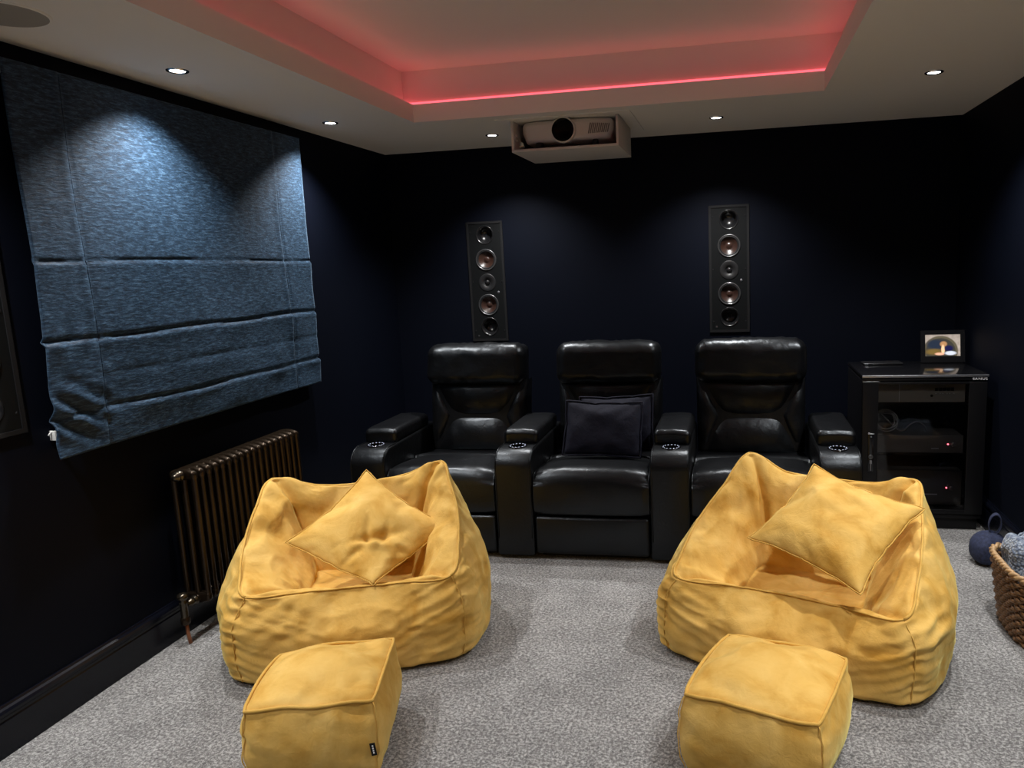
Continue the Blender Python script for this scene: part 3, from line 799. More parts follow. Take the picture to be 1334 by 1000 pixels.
# --- pouffes
def pouffe(corners, h, label, seed, with_tag=False):
    C = np.array(corners); c = C.mean(0); e1 = (C[1] - C[0]) + (C[2] - C[3]); rz = math.atan2(e1[1], e1[0])
    ca, sa = math.cos(-rz), math.sin(-rz)
    L = np.array([(ca * (p[0] - c[0]) - sa * (p[1] - c[1]), sa * (p[0] - c[0]) + ca * (p[1] - c[1])) for p in C])
    n = 22; hz = 18
    per = []
    for k in range(4):
        a, b = L[k], L[(k + 1) % 4]
        per += [a + (b - a) * i / n for i in range(n)]
    per = np.array(per); nc = len(per)
    tt = np.tile(np.arange(n) / n, 4); bow = np.sin(PI * tt)
    per = per * (1 + 0.035 * bow[:, None]) - per * (0.020 * np.exp(-(np.minimum(tt, 1 - tt) / 0.05) ** 2))[:, None]
    rows = [np.c_[per * (0.955 + 0.045 * z ** .5 + 0.07 * math.sin(PI * z) ** .8), h * z + 0.012 * bow * (z > .99)] for z in np.linspace(0.02, 1, hz + 1)]
    V = np.concatenate(rows); F = []
    for i in range(hz):
        for k in range(nc): F.append((i * nc + k, i * nc + (k + 1) % nc, (i + 1) * nc + (k + 1) % nc, (i + 1) * nc + k))
    def cap(base, z, flip):
        nonlocal V
        ids = np.full((n + 1, n + 1), -1); extra = []
        for i in range(n): ids[i, 0] = base + i; ids[n, i] = base + n + i; ids[n - i, n] = base + 2 * n + i; ids[0, n - i] = base + 3 * n + i
        for i in range(1, n):
            for j in range(1, n):
                s, t = i / n, j / n
                q = (L[0] * (1 - s) + L[1] * s) * (1 - t) + (L[3] * (1 - s) + L[2] * s) * t
                ids[i, j] = len(V) + len(extra); extra.append((q[0] * .985, q[1] * .985, z + (0 if flip else 0.012 + 0.040 * (math.sin(PI * s) * math.sin(PI * t)) ** .6)))
        V = np.concatenate([V, np.array(extra)])
        for i in range(n):
            for j in range(n):
                f = (ids[i, j], ids[i + 1, j], ids[i + 1, j + 1], ids[i, j + 1]); F.append(f[::-1] if flip else f)
    cap(0, h * 0.02, True); cap(hz * nc, h, False)
    pins = np.zeros(len(V)); pins[:nc] = 1; pins[(hz + 1) * nc:(hz + 1) * nc + (n - 1) ** 2] = 1
    pins[hz * nc:(hz + 1) * nc] = 1.0
    for k in range(4): pins[hz * nc + k * n] = 0.9
    W = simulate(V, F, 2.0, -0.03, 16, mass=0.15, stiff=30, bend=0.3, pins=pins, pin_stiff=1.0, quality=5)
    W[:, 2] = np.maximum(W[:, 2], 0.004)
    W += nfield(W, 6, seed)[:, None] * 0.006
    # puckers running away from the piped edge
    dz = np.abs(W[:, 2] - (h + .006)); rr = np.linalg.norm(W[:, :2], axis=1); an = np.arctan2(W[:, 1], W[:, 0])
    pk = np.array([noise.noise(Vector((math.cos(a) * 9 + seed, math.sin(a) * 9, z * 3))) for a, z in zip(an, W[:, 2])])
    side = (np.arange(len(W)) < hz * nc)
    W[:, :2] += W[:, :2] / (rr[:, None] + 1e-6) * (np.where(side, pk * 0.012 * np.exp(-(dz / 0.07) ** 2), 0) )[:, None]
    W[:, :2] += np.where(side, 0.010 * np.array([noise.noise(Vector((a * 2.5, z * 26 + a * 3, seed))) for a, z in zip(an, W[:, 2])]) * np.exp(-(np.abs(np.abs(((an + PI / 4) % (PI / 2)) - PI / 4) - PI / 4) / 0.35) ** 2), 0)[:, None] * W[:, :2] / (rr[:, None] + 1e-6)
    W[hz * nc + nc:, 2] += 0.006 * nfield(W[hz * nc + nc:], 11, seed + 3)
    W[:, 2] = np.maximum(W[:, 2], 0.003)
    e = empty('pouffe', (c[0], c[1], 0), rz, label, 'pouffe', 'yellow velvet cube pouffes')
    subsurf(MB().add(W, F).build('cover', MAT['yellow'], e), 1)
    P = W[hz * nc:(hz + 1) * nc].copy(); P[:, 2] += 0.002; P[:, :2] *= 1.004
    MB().tube(P, 0.0055, 8, closed=True).build('piping', MAT['yellow_seam'], e)
    for k in (0, 1):
        Q = np.array([W[i * nc + k * n] for i in range(1, hz + 1)]); Q[:, :2] *= 1.008
        MB().tube(Q, 0.002, 6).build('seam', MAT['yellow_seam'], e)
    if with_tag:
        q = W[11 * nc + n]; 
        a = W[9 * nc + n - 1]; q = a + np.array((0.004, -0.004, 0))
        tg = MB().box((0, 0, 0), (0.0085, 0.0012, 0.0215), 0.001, 1).build('fabric_tag', MAT['black_matt'], e)
        tg.location = tuple(q + np.array((-0.004, -0.002, -0.012))); tg.rotation_euler = (0, math.radians(-6), 0)
        mb = MB()
        for z in (0.012, 0.004, -0.004, -0.011): mb.box((0, -0.0014, z), (0.0022, 0.0003, 0.0026))
        mb.build('tag_print', MAT['letter'], tg, smooth=False)
    return e
pouffe([(-1.494, 1.816), (-1.117, 1.910), (-1.227, 2.282), (-1.585, 2.135)], 0.255, 'left mustard velvet cube pouffe with a small black tag, front of photo', 1.0, True)
pouffe([(-.170, 2.058), (.220, 1.960), (.357, 2.341), (-.036, 2.449)], 0.255, 'right mustard velvet cube pouffe, in front of the right bean bag', 4.0)

# --- navy cushions on the middle recliner
NV, NF, NBd = pillow_mesh(0.44, 0.31, 26, 4.0, -0.03, seed=4.0)
def navy(loc, rot, label):
    e = empty('velvet_cushion', loc, 0, label, 'cushion', 'dark navy cushions on the middle recliner')
    e.rotation_euler = rot
    W = NV.copy(); W[:, 2] *= 0.72; W[:, 2] += nfield(W, 9, loc[0]) * 0.006
    W = W[:, [0, 2, 1]] * np.array((1, -1, 1))
    subsurf(MB().add(W, NF).build('cover', MAT['navy'], e), 1)
    P = W[NBd]; c = P.mean(0)
    MB().tube(c + (P - c) * 1.012, 0.006, 6, closed=True).build('piped_edge', MAT['navy'], e)
navy((-0.742, 3.975, 0.650), (math.radians(-22), math.radians(1.5), 0), 'front dark navy velvet cushion on the middle recliner seat')
navy((-0.690, 4.115, 0.655), (math.radians(-17), math.radians(-3), math.radians(-6)), 'rear dark navy cushion, mostly hidden behind the front one')

# ------------------------------------------------------------------ in-wall speakers
def driver(kind, e, z):
    a = (0, -1, 0)
    mb = MB()
    if kind == 'woofer':
        MB().lathe([(0.066, -0.002), (0.067, 0.004), (0.0715, 0.006), (0.076, 0.0045), (0.0765, -0.001)], (0, -0.006, z), a, 40).build('driver_ring', MAT['steel_dark'], e)
        d = MB().lathe([(0.0665, 0.001), (0.063, 0.0035), (0.059, 0.002), (0.056, -0.002)], (0, -0.006, z), a, 40).build('surround', MAT['black'], e)
        MB().lathe([(0.0565, -0.002), (0.045, -0.010), (0.030, -0.0175), (0.022, -0.021), (0.018, -0.018), (0.010, -0.0145), (0.0, -0.0135)], (0, -0.006, z), a, 40).build('cone', MAT['cone'], d)
    elif kind == 'port':
        MB().lathe([(0.0655, -0.001), (0.0655, 0.002), (0.061, 0.0015), (0.055, -0.004), (0.049, -0.014), (0.045, -0.028), (0.043, -0.045), (0.0, -0.045)], (0, -0.006, z), a, 40).build('flared_driver', MAT['black_gloss_soft'], e)
    else:
        d = MB().lathe([(0.0635, -0.001), (0.0635, 0.002), (0.060, 0.003), (0.026, 0.0025), (0.0235, -0.002), (0.0195, -0.003), (0.0185, 0.001)], (0, -0.006, z), a, 40).build('tweeter_plate', MAT['black'], e)
        MB().lathe([(0.0185, 0.0), (0.017, 0.0045), (0.012, 0.0085), (0.006, 0.0105), (0, 0.011)], (0, -0.006, z), a, 24).build('dome', MAT['black_gloss_soft'], d)
MAT['steel_dark'] = plain('dark_steel_ring', (0.16, 0.16, 0.165), 0.3, metal=0.8)
MAT['black_gloss_soft'] = plain('satin_black', (0.010, 0.010, 0.011), 0.25)

DRV = [('port', 0.096), ('woofer', 0.308), ('tweeter', 0.506), ('woofer', 0.70), ('port', 0.892)]
def wall_speaker(loc, rz, label):
    e = empty('wall_speaker', loc, rz, label, 'speaker', 'in-wall loudspeakers')
    W, H = SPK_W / 2, SPK_H / 2
    fw = 0.016
    # outer frame of four mitred bars
    mb = MB()
    o = [(-W, -H), (W, -H), (W, H), (-W, H)]; i_ = [(-W + fw, -H + fw), (W - fw, -H + fw), (W - fw, H - fw), (-W + fw, H - fw)]
    V = [(x, 0.0, z) for x, z in o] + [(x, -0.010, z) for x, z in o] + [(x, -0.010, z) for x, z in i_] + [(x, 0.004, z) for x, z in i_]
    F = [(r * 4 + k, r * 4 + (k + 1) % 4, (r + 1) * 4 + (k + 1) % 4, (r + 1) * 4 + k) for r in range(3) for k in range(4)]
    mb.add(V, F).build('frame', MAT['black_matt'], e, smooth=False)
    bh, bw = H - fw, W - fw
    b = MB().box((0, 0.0, 0), (bw, 0.006, bh)).build('baffle', MAT['baffle'], e, smooth=False)
    cut = []
    for kd, fr in DRV:
        r = dict(port=0.0650, woofer=0.0662, tweeter=0.0632)[kd]
        cut.append(MB().lathe([(0, -0.05), (r, -0.05), (r, 0.05), (0, 0.05)], (0, 0, bh - fr * 2 * bh), (0, -1, 0), 40).build('cutter'))
    bool_cut(b, cut)
    b.data.set_sharp_from_angle(angle=math.radians(40))
    for kd, fr in DRV: driver(kd, e, bh - fr * 2 * bh)
    MB().box((0, 0.045, 0), (bw - .004, 0.004, bh - .004)).build('back_box', MAT['black_matt'], e, smooth=False)
    for (sx, sz) in ((-1, .86), (1, .86), (-1, 0.0), (1, 0.0), (-1, -.86), (1, -.86)):
        MB().lathe([(0.0055, -0.001), (0.0055, 0.001), (0.003, 0.0018), (0, 0.001)], (sx * (bw - 0.010), -0.006, sz * bh), (0, -1, 0), 12).build('screw', MAT['black_matt'], e)
    MB().lathe([(0.0085, -0.001), (0.0085, 0.002), (0.006, 0.003), (0, 0.003)], (bw - 0.038, -0.006, bh - 0.592 * 2 * bh), (0, -1, 0), 16).build('badge', MAT['steel'], e)
    MB().box((-bw + 0.030, -0.0065, -bh + 0.022), (0.006, 0.0008, 0.006), 0.0005, 1).build('logo_plate', MAT['steel_dark'], e)
    return e
wall_speaker((SPK[0][0], WALL_B, SPK[0][1]), 0, 'tall black in-wall speaker above the left recliner')
wall_speaker((SPK[1][0], WALL_B, SPK[1][1]), 0, 'tall black in-wall speaker above the right recliner')
wall_speaker((WALL_L, SPK_LEFT[0], SPK_LEFT[1]), PI / 2, 'black in-wall speaker cut off by the left edge, beside the blind')

# ------------------------------------------------------------------ roman blind
BX, BY0, BY1, BZ0, BZ1 = -2.400, 2.178, 3.893, 0.950, 2.330
e = empty('roman_blind', (WALL_L, (BY0 + BY1) / 2, BZ0), 0, 'large blue chenille roman blind on the left wall above the radiator', 'blind')
FOLDS = [(1.655, 0.006, 0.008), (1.366, 0.012, 0.010), (1.215, 0.004, 0.02), (1.090, 0.013, 0.010)]
SEAMS = [2.40, 3.655]
def blind_x(y, z):
    x = 0.0
    yy = (y - BY0) / (BY1 - BY0)
    for (zf, a, w) in FOLDS:
        zf2 = zf + 0.008 * noise.noise(Vector((y * 2.2, zf * 7, 1.0))) + (0.002 * math.sin(y * 9 + zf * 5))
        dz = z - zf2
        loose = 0.45 + 0.75 * max(0, noise.noise(Vector((y * 4.0, zf * 3, 4.0))) + 0.45)
        if dz < 0: x += a * loose * 1.2 * math.exp(dz / 0.075)                  # cloth below the tape swells forward
        else: x += a * loose * 0.55 * math.exp(-dz / 0.06)
        x -= a * 1.25 * loose * math.exp(-(dz / w) ** 2)
    for ys in SEAMS:
        yw = ys + 0.006 * math.sin(z * 6) - 0.01 * (z - 1.6)
        d = y - yw
        x -= 0.006 * math.exp(-(d / 0.010) ** 2)
        x += 0.005 * math.exp(-((d + 0.022) / 0.02) ** 2)
    low = max(0, (1.75 - z) / 0.8)
    x += 0.010 * low * noise.noise(Vector((y * 5, z * 7, 2))) + 0.006 * noise.noise(Vector((y * 2.4, z * 2.0, 9)))
    # slack crumple at the near bottom corner
    x += 0.012 * math.exp(-(((y - 2.25) / 0.14) ** 2 + ((z - 1.10) / 0.09) ** 2)) * math.sin((z * 1.2 + y * 0.8) * 55)
    x += 0.006 * math.exp(-((y - 2.30) / 0.16) ** 2 - ((z - 1.37) / 0.05) ** 2) * math.sin(y * 60)
    return x
ny, nz = 150, 190
V = []; F = []
for j in range(nz + 1):
    for i in range(ny + 1):
        y = BY0 + (BY1 - BY0) * i / ny; z = BZ0 + (BZ1 - BZ0) * j / nz
        y2 = y + (0.010 * (z - 1.6) if True else 0) + 0.006 * math.sin(z * 5) * (1 if i < ny / 2 else .3)
        V.append((BX + blind_x(y, z), y2, z))
k = ny + 1
for j in range(nz):
    for i in range(ny): F.append((j * k + i, j * k + i + 1, (j + 1) * k + i + 1, (j + 1) * k + i))
V = [(a - WALL_L, b - (BY0 + BY1) / 2, c - BZ0) for a, b, c in V]
o = MB().add(V, F).build('fabric', MAT['blind'], e)
so = o.modifiers.new('thick', 'SOLIDIFY'); so.thickness = 0.006; so.offset = -1
for ys in SEAMS:
    P = []
    for z in np.linspace(BZ0 + .004, BZ1 - .01, 90):
        yw = ys + 0.006 * math.sin(z * 6) - 0.01 * (z - 1.6)
        P.append((BX + blind_x(yw - 0.004, z) + 0.0012 - WALL_L, yw - 0.004 + 0.010 * (z - 1.6) + 0.006 * math.sin(z * 5) * (1 if ys < 3 else .3) - (BY0 + BY1) / 2, z - BZ0))
    MB().tube(P, 0.0016, 5).build('seam', MAT['blind'], e)
MB().box((0.026, 0, BZ1 - BZ0 - 0.018), (0.022, (BY1 - BY0) / 2 - 0.02, 0.018), 0.004).build('headrail', MAT['black_matt'], e)
MB().box((0.030, -(BY1 - BY0) / 2 - 0.014 + 0.028, BZ1 - BZ0 - 0.024), (0.016, 0.012, 0.02), 0.003).build('end_bracket', MAT['white_plastic'], e)
# white safety clip of the cord, just showing past the near lower edge
c = MB().box((0.012, -(BY1 - BY0) / 2 + 0.021, 1.030 - BZ0), (0.012, 0.004, 0.018), 0.002)
c.add(*tube([(0.010, -(BY1 - BY0) / 2 + 0.017, 1.046 - BZ0), (0.010, -(BY1 - BY0) / 2 + 0.004, 1.034 - BZ0)], 0.003, 6))
c.build('cord_clip', MAT['white_plastic'], e)

# ------------------------------------------------------------------ column radiator
NSEC, PITCH = 18, 0.0446
RX, RY, RZ0, RZ1 = -2.360, 2.691, 0.150, 0.766
e = empty('radiator', (RX, RY, 0), 0, 'bronze column radiator on the left wall under the blue blind', 'radiator')
sec = MB()
for cx_ in (-0.050, 0.0, 0.050):
    top = [(cx_, 0, RZ0 + 0.022), (cx_, 0, RZ1 - 0.03)]
    sec.tube(top, 0.0125, 10, caps=False)
for (zc, s) in ((RZ1 - 0.026, 1), (RZ0 + 0.026, -1)):
    V, F = rbox((0.064, 0.0150, 0.026), 0.0140, 3, (4, 1, 1))
    V[:, 2] -= s * 0.014 * (np.abs(V[:, 0]) / 0.064) ** 2 * (V[:, 2] * s > 0)
    sec.add(V + np.array((0, 0, zc)), F)
    sec.tube([(0, -PITCH / 2, zc), (0, PITCH / 2, zc)], 0.0185, 12)
me = sec.mesh('radiator_section')
for k in range(NSEC):
    o = link('radiator_section', me, MAT['bronze'], e); o.location = (0, k * PITCH, 0)
def boss(z, name):
    MB().lathe([(0.020, 0), (0.024, 0.003), (0.024, 0.010), (0.019, 0.013), (0.021, 0.018), (0.021, 0.026), (0.013, 0.030), (0.013, 0.036), (0.0095, 0.041), (0, 0.042)], (0.0, -0.020, z), (0, -1, 0), 20).build(name, MAT['bronze_shiny'], e)
MAT['bronze_shiny'] = plain('antique_bronze', (0.10, 0.085, 0.065), 0.25, metal=0.9)
boss(RZ1 - 0.026, 'end_plug')
# valve, tail and feed pipe at the near lower corner
v = MB()
zv = RZ0 + 0.026
v.lathe([(0.016, 0), (0.022, 0.004), (0.022, 0.014), (0.016, 0.018), (0.018, 0.024), (0.018, 0.038), (0.012, 0.044), (0.012, 0.060)], (0.0, -0.020, zv), (0, -1, 0), 18)
v.tube([(0.0, -0.060, zv), (-0.004, -0.090, zv)], 0.011, 12)
v.lathe([(0.015, -0.055), (0.016, -0.03), (0.016, 0.012), (0.019, 0.018), (0.013, 0.026), (0.021, 0.034), (0.024, 0.042), (0.021, 0.052), (0.012, 0.058), (0, 0.060)], (-0.004, -0.090, zv), (0, 0, 1), 18)
vo = v.build('valve', MAT['bronze_shiny'], e)
MB().lathe([(0.0165, -0.084), (0.020, -0.078), (0.020, -0.056), (0.016, -0.050)], (-0.004, -0.090, zv), (0, 0, 1), 14).build('coupling_nut', MAT['bronze'], vo)
MB().tube([(-0.004, -0.090, zv - 0.05), (-0.002, -0.088, 0.05), (0.003, -0.086, 0.002)], 0.0078, 12).build('feed_pipe', MAT['copper'], e)
for k in (2, 15):
    MB().box((-0.0795, k * PITCH, 0.62), (0.0188, 0.010, 0.014), 0.002).build('wall_bracket', MAT['bronze'], e)

# ------------------------------------------------------------------ projector lift and projector
PX0, PX1, PY0, PY1, PZ = -1.258, -0.634, 4.216, 4.722, 2.224
e = empty('projector_lift', ((PX0 + PX1) / 2, (PY0 + PY1) / 2, CEIL), 0, 'white open-fronted projector lift box hanging from the ceiling', 'projector lift')
hx, hy = (PX1 - PX0) / 2, (PY1 - PY0) / 2
T = 0.007
MB().box((0, 0, PZ - CEIL + T), (hx, hy, T), 0.001, 1).build('tray', MAT['white'], e)
for s in (-1, 1):
    MB().box((s * (hx - T), 0, (PZ - CEIL + 2 * T) / 2), (T, hy, -(PZ - CEIL + 2 * T) / 2 - .0005), 0.001, 1).build('side_board', MAT['white'], e)
MB().box((0, hy - T, (PZ - CEIL + 2 * T) / 2), (hx - 2 * T - .0005, T, -(PZ - CEIL + 2 * T) / 2 - .0005), 0.001, 1).build('rear_board', MAT['white'], e)
fx, fy = 0.388, 0.315
o4 = [(-fx, -fy), (fx, -fy), (fx, fy), (-fx, fy)]; i4 = [(-hx - .006, -hy - .004), (hx + .006, -hy - .004), (hx + .006, hy + .004), (-hx - .006, hy + .004)]
V = [(x, y, 0) for x, y in o4] + [(x, y, -0.006) for x, y in o4] + [(x, y, -0.006) for x, y in i4] + [(x, y, 0) for x, y in i4]
F = [((r % 4) * 4 + k, (r % 4) * 4 + (k + 1) % 4, ((r + 1) % 4) * 4 + (k + 1) % 4, ((r + 1) % 4) * 4 + k) for r in range(4) for k in range(4)]
MB().add(V, F).build('ceiling_flange', MAT['ceiling'], e, smooth=False)
P = []
rnd = random.Random(3)
for k in range(9):
    P.append((-hx + 0.022 + rnd.uniform(-.006, .010) + 0.0035 * k * (k > 4), -hy + 0.012 + rnd.uniform(0, .010), -0.075 - 0.0095 * k))
foil = MB(); FV = []
for k, p in enumerate(P):
    w = 0.006 + 0.0016 * k
    FV += [(p[0] - w * .5, p[1] + rnd.uniform(-.004, .004), p[2]), (p[0] + w * .3, p[1] - 0.004, p[2] + rnd.uniform(-.004, .004)), (p[0] + w, p[1] + 0.006, p[2])]
foil.add(FV, [(3 * k + a, 3 * k + 3 + a, 3 * k + 4 + a, 3 * k + 1 + a) for k in range(8) for a in (0, 1)])
foil.build('foil_tape', MAT['chrome'], e, smooth=False)

MAT['lens'] = plain('lens_glass', (0.002, 0.002, 0.002), 0.15, spec=0.08)
pe = empty('projector', ((PX0 + PX1) / 2 + 0.002, PY0 + 0.24, PZ + 2 * T), 0, 'white home cinema projector with large round black lens in the lift box', 'projector')
V, F = rbox((0.270, 0.205, 0.062), 0.03, 5, (8, 2, 2))
V[:, 1] += np.where(V[:, 1] < 0, 0.035 * (np.abs(V[:, 0]) / 0.262) ** 3, 0)
V[:, 0] *= 1 - 0.05 * (V[:, 2] < -0.03)
MB().add(V + np.array((0, 0, 0.098)), F).build('body', MAT['projector'], pe)
lx, lz = -0.012, 0.0945
ring_ = MB().lathe([(0.071, -0.06), (0.073, 0.010), (0.071, 0.018), (0.067, 0.020), (0.064, 0.014)], (lx, -0.215, lz), (0, -1, 0), 40).build('lens_surround', MAT['projector'], pe)
ln = MB().lathe([(0.0645, 0.015), (0.060, 0.010), (0.054, 0.0065), (0.046, 0.005), (0.040, 0.0065), (0.024, 0.0095), (0, 0.011)], (lx, -0.212, lz), (0, -1, 0), 40).build('lens', MAT['lens'], pe)
for k in range(11):
    x = 0.138 + 0.0105 * k
    o = MB().box((0, 0, 0), (0.0026, 0.004, 0.030 - 0.0006 * k), 0.001, 1).build('vent_slat', MAT['grey_dark'] if 'grey_dark' in MAT else MAT.setdefault('grey_dark', plain('vent_grey', (0.20, 0.18, 0.165), 0.6)), pe)
    o.location = (x, -0.2045 + 0.035 * (x / 0.262) ** 3, 0.098); o.rotation_euler = (0, math.radians(14), 0)
for (x, w) in ((-0.165, 0.042), (0.165, 0.030)):
    MB().lathe([(0.0, 0.0), (w * .55, 0.0), (w * .6, 0.020), (w * .5, 0.040), (0, 0.040)], (x, -0.17, 0.0), (0, 0, 1), 16).build('foot', MAT['black'], pe)
P = [(-0.24 + 0.024 * k, -0.195, 0.006 + 0.016 * math.sin(PI * min(1, max(0, (k - 2) / 14))) ** 2) for k in range(19)]
MB().tube(P, 0.0032, 6).build('cable', MAT['black'], pe)

# ------------------------------------------------------------------ ceiling speaker
e = empty('ceiling_speaker', (-2.205, 2.030, CEIL), 0, 'round flush ceiling speaker grille at the top left corner', 'speaker')
MB().lathe([(0.128, 0.0), (0.128, -0.004), (0.124, -0.0055), (0.120, -0.005)], (0, 0, 0), n=48).build('rim', MAT['ceiling'], e)
MB().lathe([(0.1205, -0.005), (0.09, -0.0062), (0.05, -0.007), (0, -0.0072)], (0, 0, 0), n=48).build('grille', MAT['grille'], e)

# ------------------------------------------------------------------ equipment cabinet
KX0, KX1, KY0, KY1, KH = 0.700, 1.358, 4.262, 4.800, 0.897
e = empty('equipment_cabinet', ((KX0 + KX1) / 2, KY0, 0), 0, 'black equipment cabinet with a glass door, right of the recliners', 'cabinet')
kw = (KX1 - KX0) / 2; kd = KY1 - KY0
bk = MAT['cab'] = plain('black_cabinet', (0.0055, 0.0055, 0.0065), 0.35, spec=0.3)
GL2 = NT('door_glass')
tr = GL2.node('ShaderNodeBsdfTransparent'); tr.inputs[0].default_value = (0.85, 0.85, 0.86, 1)
gs = GL2.node('ShaderNodeBsdfGlossy'); gs.inputs['Roughness'].default_value = 0.02; gs.inputs[0].default_value = (1, 1, 1, 1)
fr = GL2.node('ShaderNodeFresnel'); fr.inputs[0].default_value = 1.28
mxs = GL2.node('ShaderNodeMixShader'); GL2.link(fr.outputs[0], mxs.inputs[0]); GL2.link(tr.outputs[0], mxs.inputs[1]); GL2.link(gs.outputs[0], mxs.inputs[2])
GL2.link(mxs.outputs[0], GL2.n['Material Output'].inputs[0])
MAT['glass'] = GL2.m
MB().box((0, kd / 2, 0.035), (kw - 0.02, kd / 2 - 0.02, 0.035), 0.003).build('plinth', bk, e)
MB().box((0, kd / 2, 0.082), (kw - 0.003, kd / 2 - 0.002, 0.012), 0.002).build('bottom_panel', bk, e)
for s in (-1, 1): MB().box((s * (kw - 0.013), kd / 2 + .004, 0.48), (0.011, kd / 2 - 0.008, 0.385), 0.002).build('side_panel', bk, e)
MB().box((0, kd - 0.012, 0.48), (kw - 0.026, 0.006, 0.385), 0.001).build('back_panel', bk, e)
MB().box((0, kd / 2, KH - 0.0105), (kw + 0.001, kd / 2 + 0.006, 0.0045), 0.001).build('top_panel', bk, e)
MB().box((0, kd / 2, KH - 0.0028), (kw + 0.001, kd / 2 + 0.006, 0.0028), 0.001).build('glass_top', MAT['black_gloss'], e)
MB().box((0, -0.009, KH - 0.0065), (kw + 0.001, 0.0035, 0.0065), 0.0015).build('front_edge', MAT['steel'], e)
hd = MB().box((0, 0.001, KH - 0.0225), (kw - 0.002, 0.011, 0.0085), 0.001).build('header', bk, e)
MB().box((-kw + 0.046, -0.009, KH - 0.036), (0.044, 0.002, 0.0022), 0.0006).build('hinge_strip', MAT['steel'], e)
# lettering at the right end of the header
cu = bpy.data.curves.new('brand_lettering', 'FONT'); cu.body = 'SANUS'; cu.size = 0.0185; cu.extrude = 0.0006; cu.space_character = 1.12; cu.align_x = 'RIGHT'
tmp = bpy.data.objects.new('tmp', cu); COL.objects.link(tmp)
me = bpy.data.meshes.new_from_object(tmp.evaluated_get(bpy.context.evaluated_depsgraph_get())); bpy.data.objects.remove(tmp, do_unlink=True)
o = link('lettering', me, MAT['letter'], hd, smooth=False); o.location = (kw - 0.006, -0.0108, KH - 0.0295); o.rotation_euler = (PI / 2, 0, 0); o.scale = (1.25, 1, 1)
# shelves
for z in (0.728, 0.434, 0.130):
    MB().box((0, kd / 2 + 0.02, z - 0.006), (kw - 0.03, kd / 2 - 0.05, 0.005), 0.001).build('shelf', bk, e)
# glass door: two stiles, two rails, the pane, the latch
d = MB()
zl, zh = 0.098, KH - 0.040
xl, xr = -kw + 0.088, kw - 0.096
dz, dh = (zl + zh) / 2, (zh - zl) / 2
d.box(((-kw + xl) / 2 + .002, 0.0, dz), ((xl + kw) / 2 - .002, 0.009, dh), 0.002)
d.box(((kw + xr) / 2 - .002, 0.0, dz), ((kw - xr) / 2 - .002, 0.009, dh), 0.002)
d.box(((xl + xr) / 2, 0.0, zh - 0.006), ((xr - xl) / 2 + .001, 0.009, 0.006), 0.001)
d.box(((xl + xr) / 2, 0.0, zl + 0.012), ((xr - xl) / 2 + .001, 0.009, 0.012), 0.001)
do = d.build('door', bk, e)
MB().box(((xl + xr) / 2, 0.002, dz), ((xr - xl) / 2 + .001, 0.002, dh - 0.012)).build('glass_pane', MAT['glass'], do, smooth=False)
lx = -kw + 0.052
MB().box((lx, -0.0105, 0.455), (0.016, 0.0025, 0.115), 0.0015).build('latch_plate', MAT['black_gloss'], do)
MB().box((lx, -0.0135, 0.562), (0.017, 0.004, 0.0025), 0.001).lathe([(0, 0.004), (0.0045, 0.004), (0.0045, -.002)], (lx, -0.012, 0.545), (0, -1, 0), 10).build('latch_pull', MAT['steel'], do)
MB().lathe([(0.013, -.002), (0.013, 0.004), (0.010, 0.006), (0.008, 0.004), (0, 0.004)], (lx, -0.012, 0.428), (0, -1, 0), 18).build('lock', MAT['steel_dark'], do)
MB().box((lx, -0.016, 0.398), (0.006, 0.001, 0.010), 0.0008).box((lx, -0.016, 0.370), (0.0022, 0.001, 0.022), 0.0008).build('key', MAT['steel'], do)

# equipment on the shelves
GREY = MAT['gear_grey'] = plain('gear_grey', (0.15, 0.142, 0.124), 0.45, bump=0.05, bscale=400)
DGREY = MAT['gear_dark'] = plain('gear_dark', (0.055, 0.053, 0.050), 0.4, bump=0.05, bscale=400)
gx0, gx1 = 0.790, 1.255
gcx, ghw = (gx0 + gx1) / 2, (gx1 - gx0) / 2
g = empty('disc_player', (gcx, KY0 + 0.045, 0.7275), 0, 'grey media unit on the cabinet top shelf', 'media unit', 'audio units in the cabinet')
MB().box((0, 0.17, 0.0595), (ghw, 0.165, 0.052), 0.003).build('case', DGREY, g)
MB().box((0, 0.0, 0.0595), (ghw, 0.006, 0.053), 0.002).build('front_panel', GREY, g)
MB().box((-ghw + 0.118, -0.0065, 0.0595), (0.0012, 0.0012, 0.051)).build('divider', MAT['steel'], g, smooth=False)
for k in range(5): MB().box((0.083 + 0.0205 * k, -0.0065, 0.080), (0.0092, 0.0012, 0.0095)).build('display_window', MAT['black_gloss'], g, smooth=False)
for k in range(6): MB().box((0.080 + 0.018 * k + 0.004 * (k % 2), -0.0065, 0.056), (0.004, 0.0008, 0.0016)).build('button', MAT['steel'], g, smooth=False)
MB().lathe([(0.0075, -0.001), (0.0075, 0.003), (0, 0.003)], (0.058, -0.006, 0.044), (0, -1, 0), 14).build('sensor', MAT['black_gloss'], g)
for f_ in (-1, 1):
    MB().lathe([(0, 0), (0.013, 0), (0.013, 0.008), (0, 0.008)], (f_ * (ghw - .04), 0.05, 0.0), (0, 0, 1), 14).build('foot', MAT['black'], g)
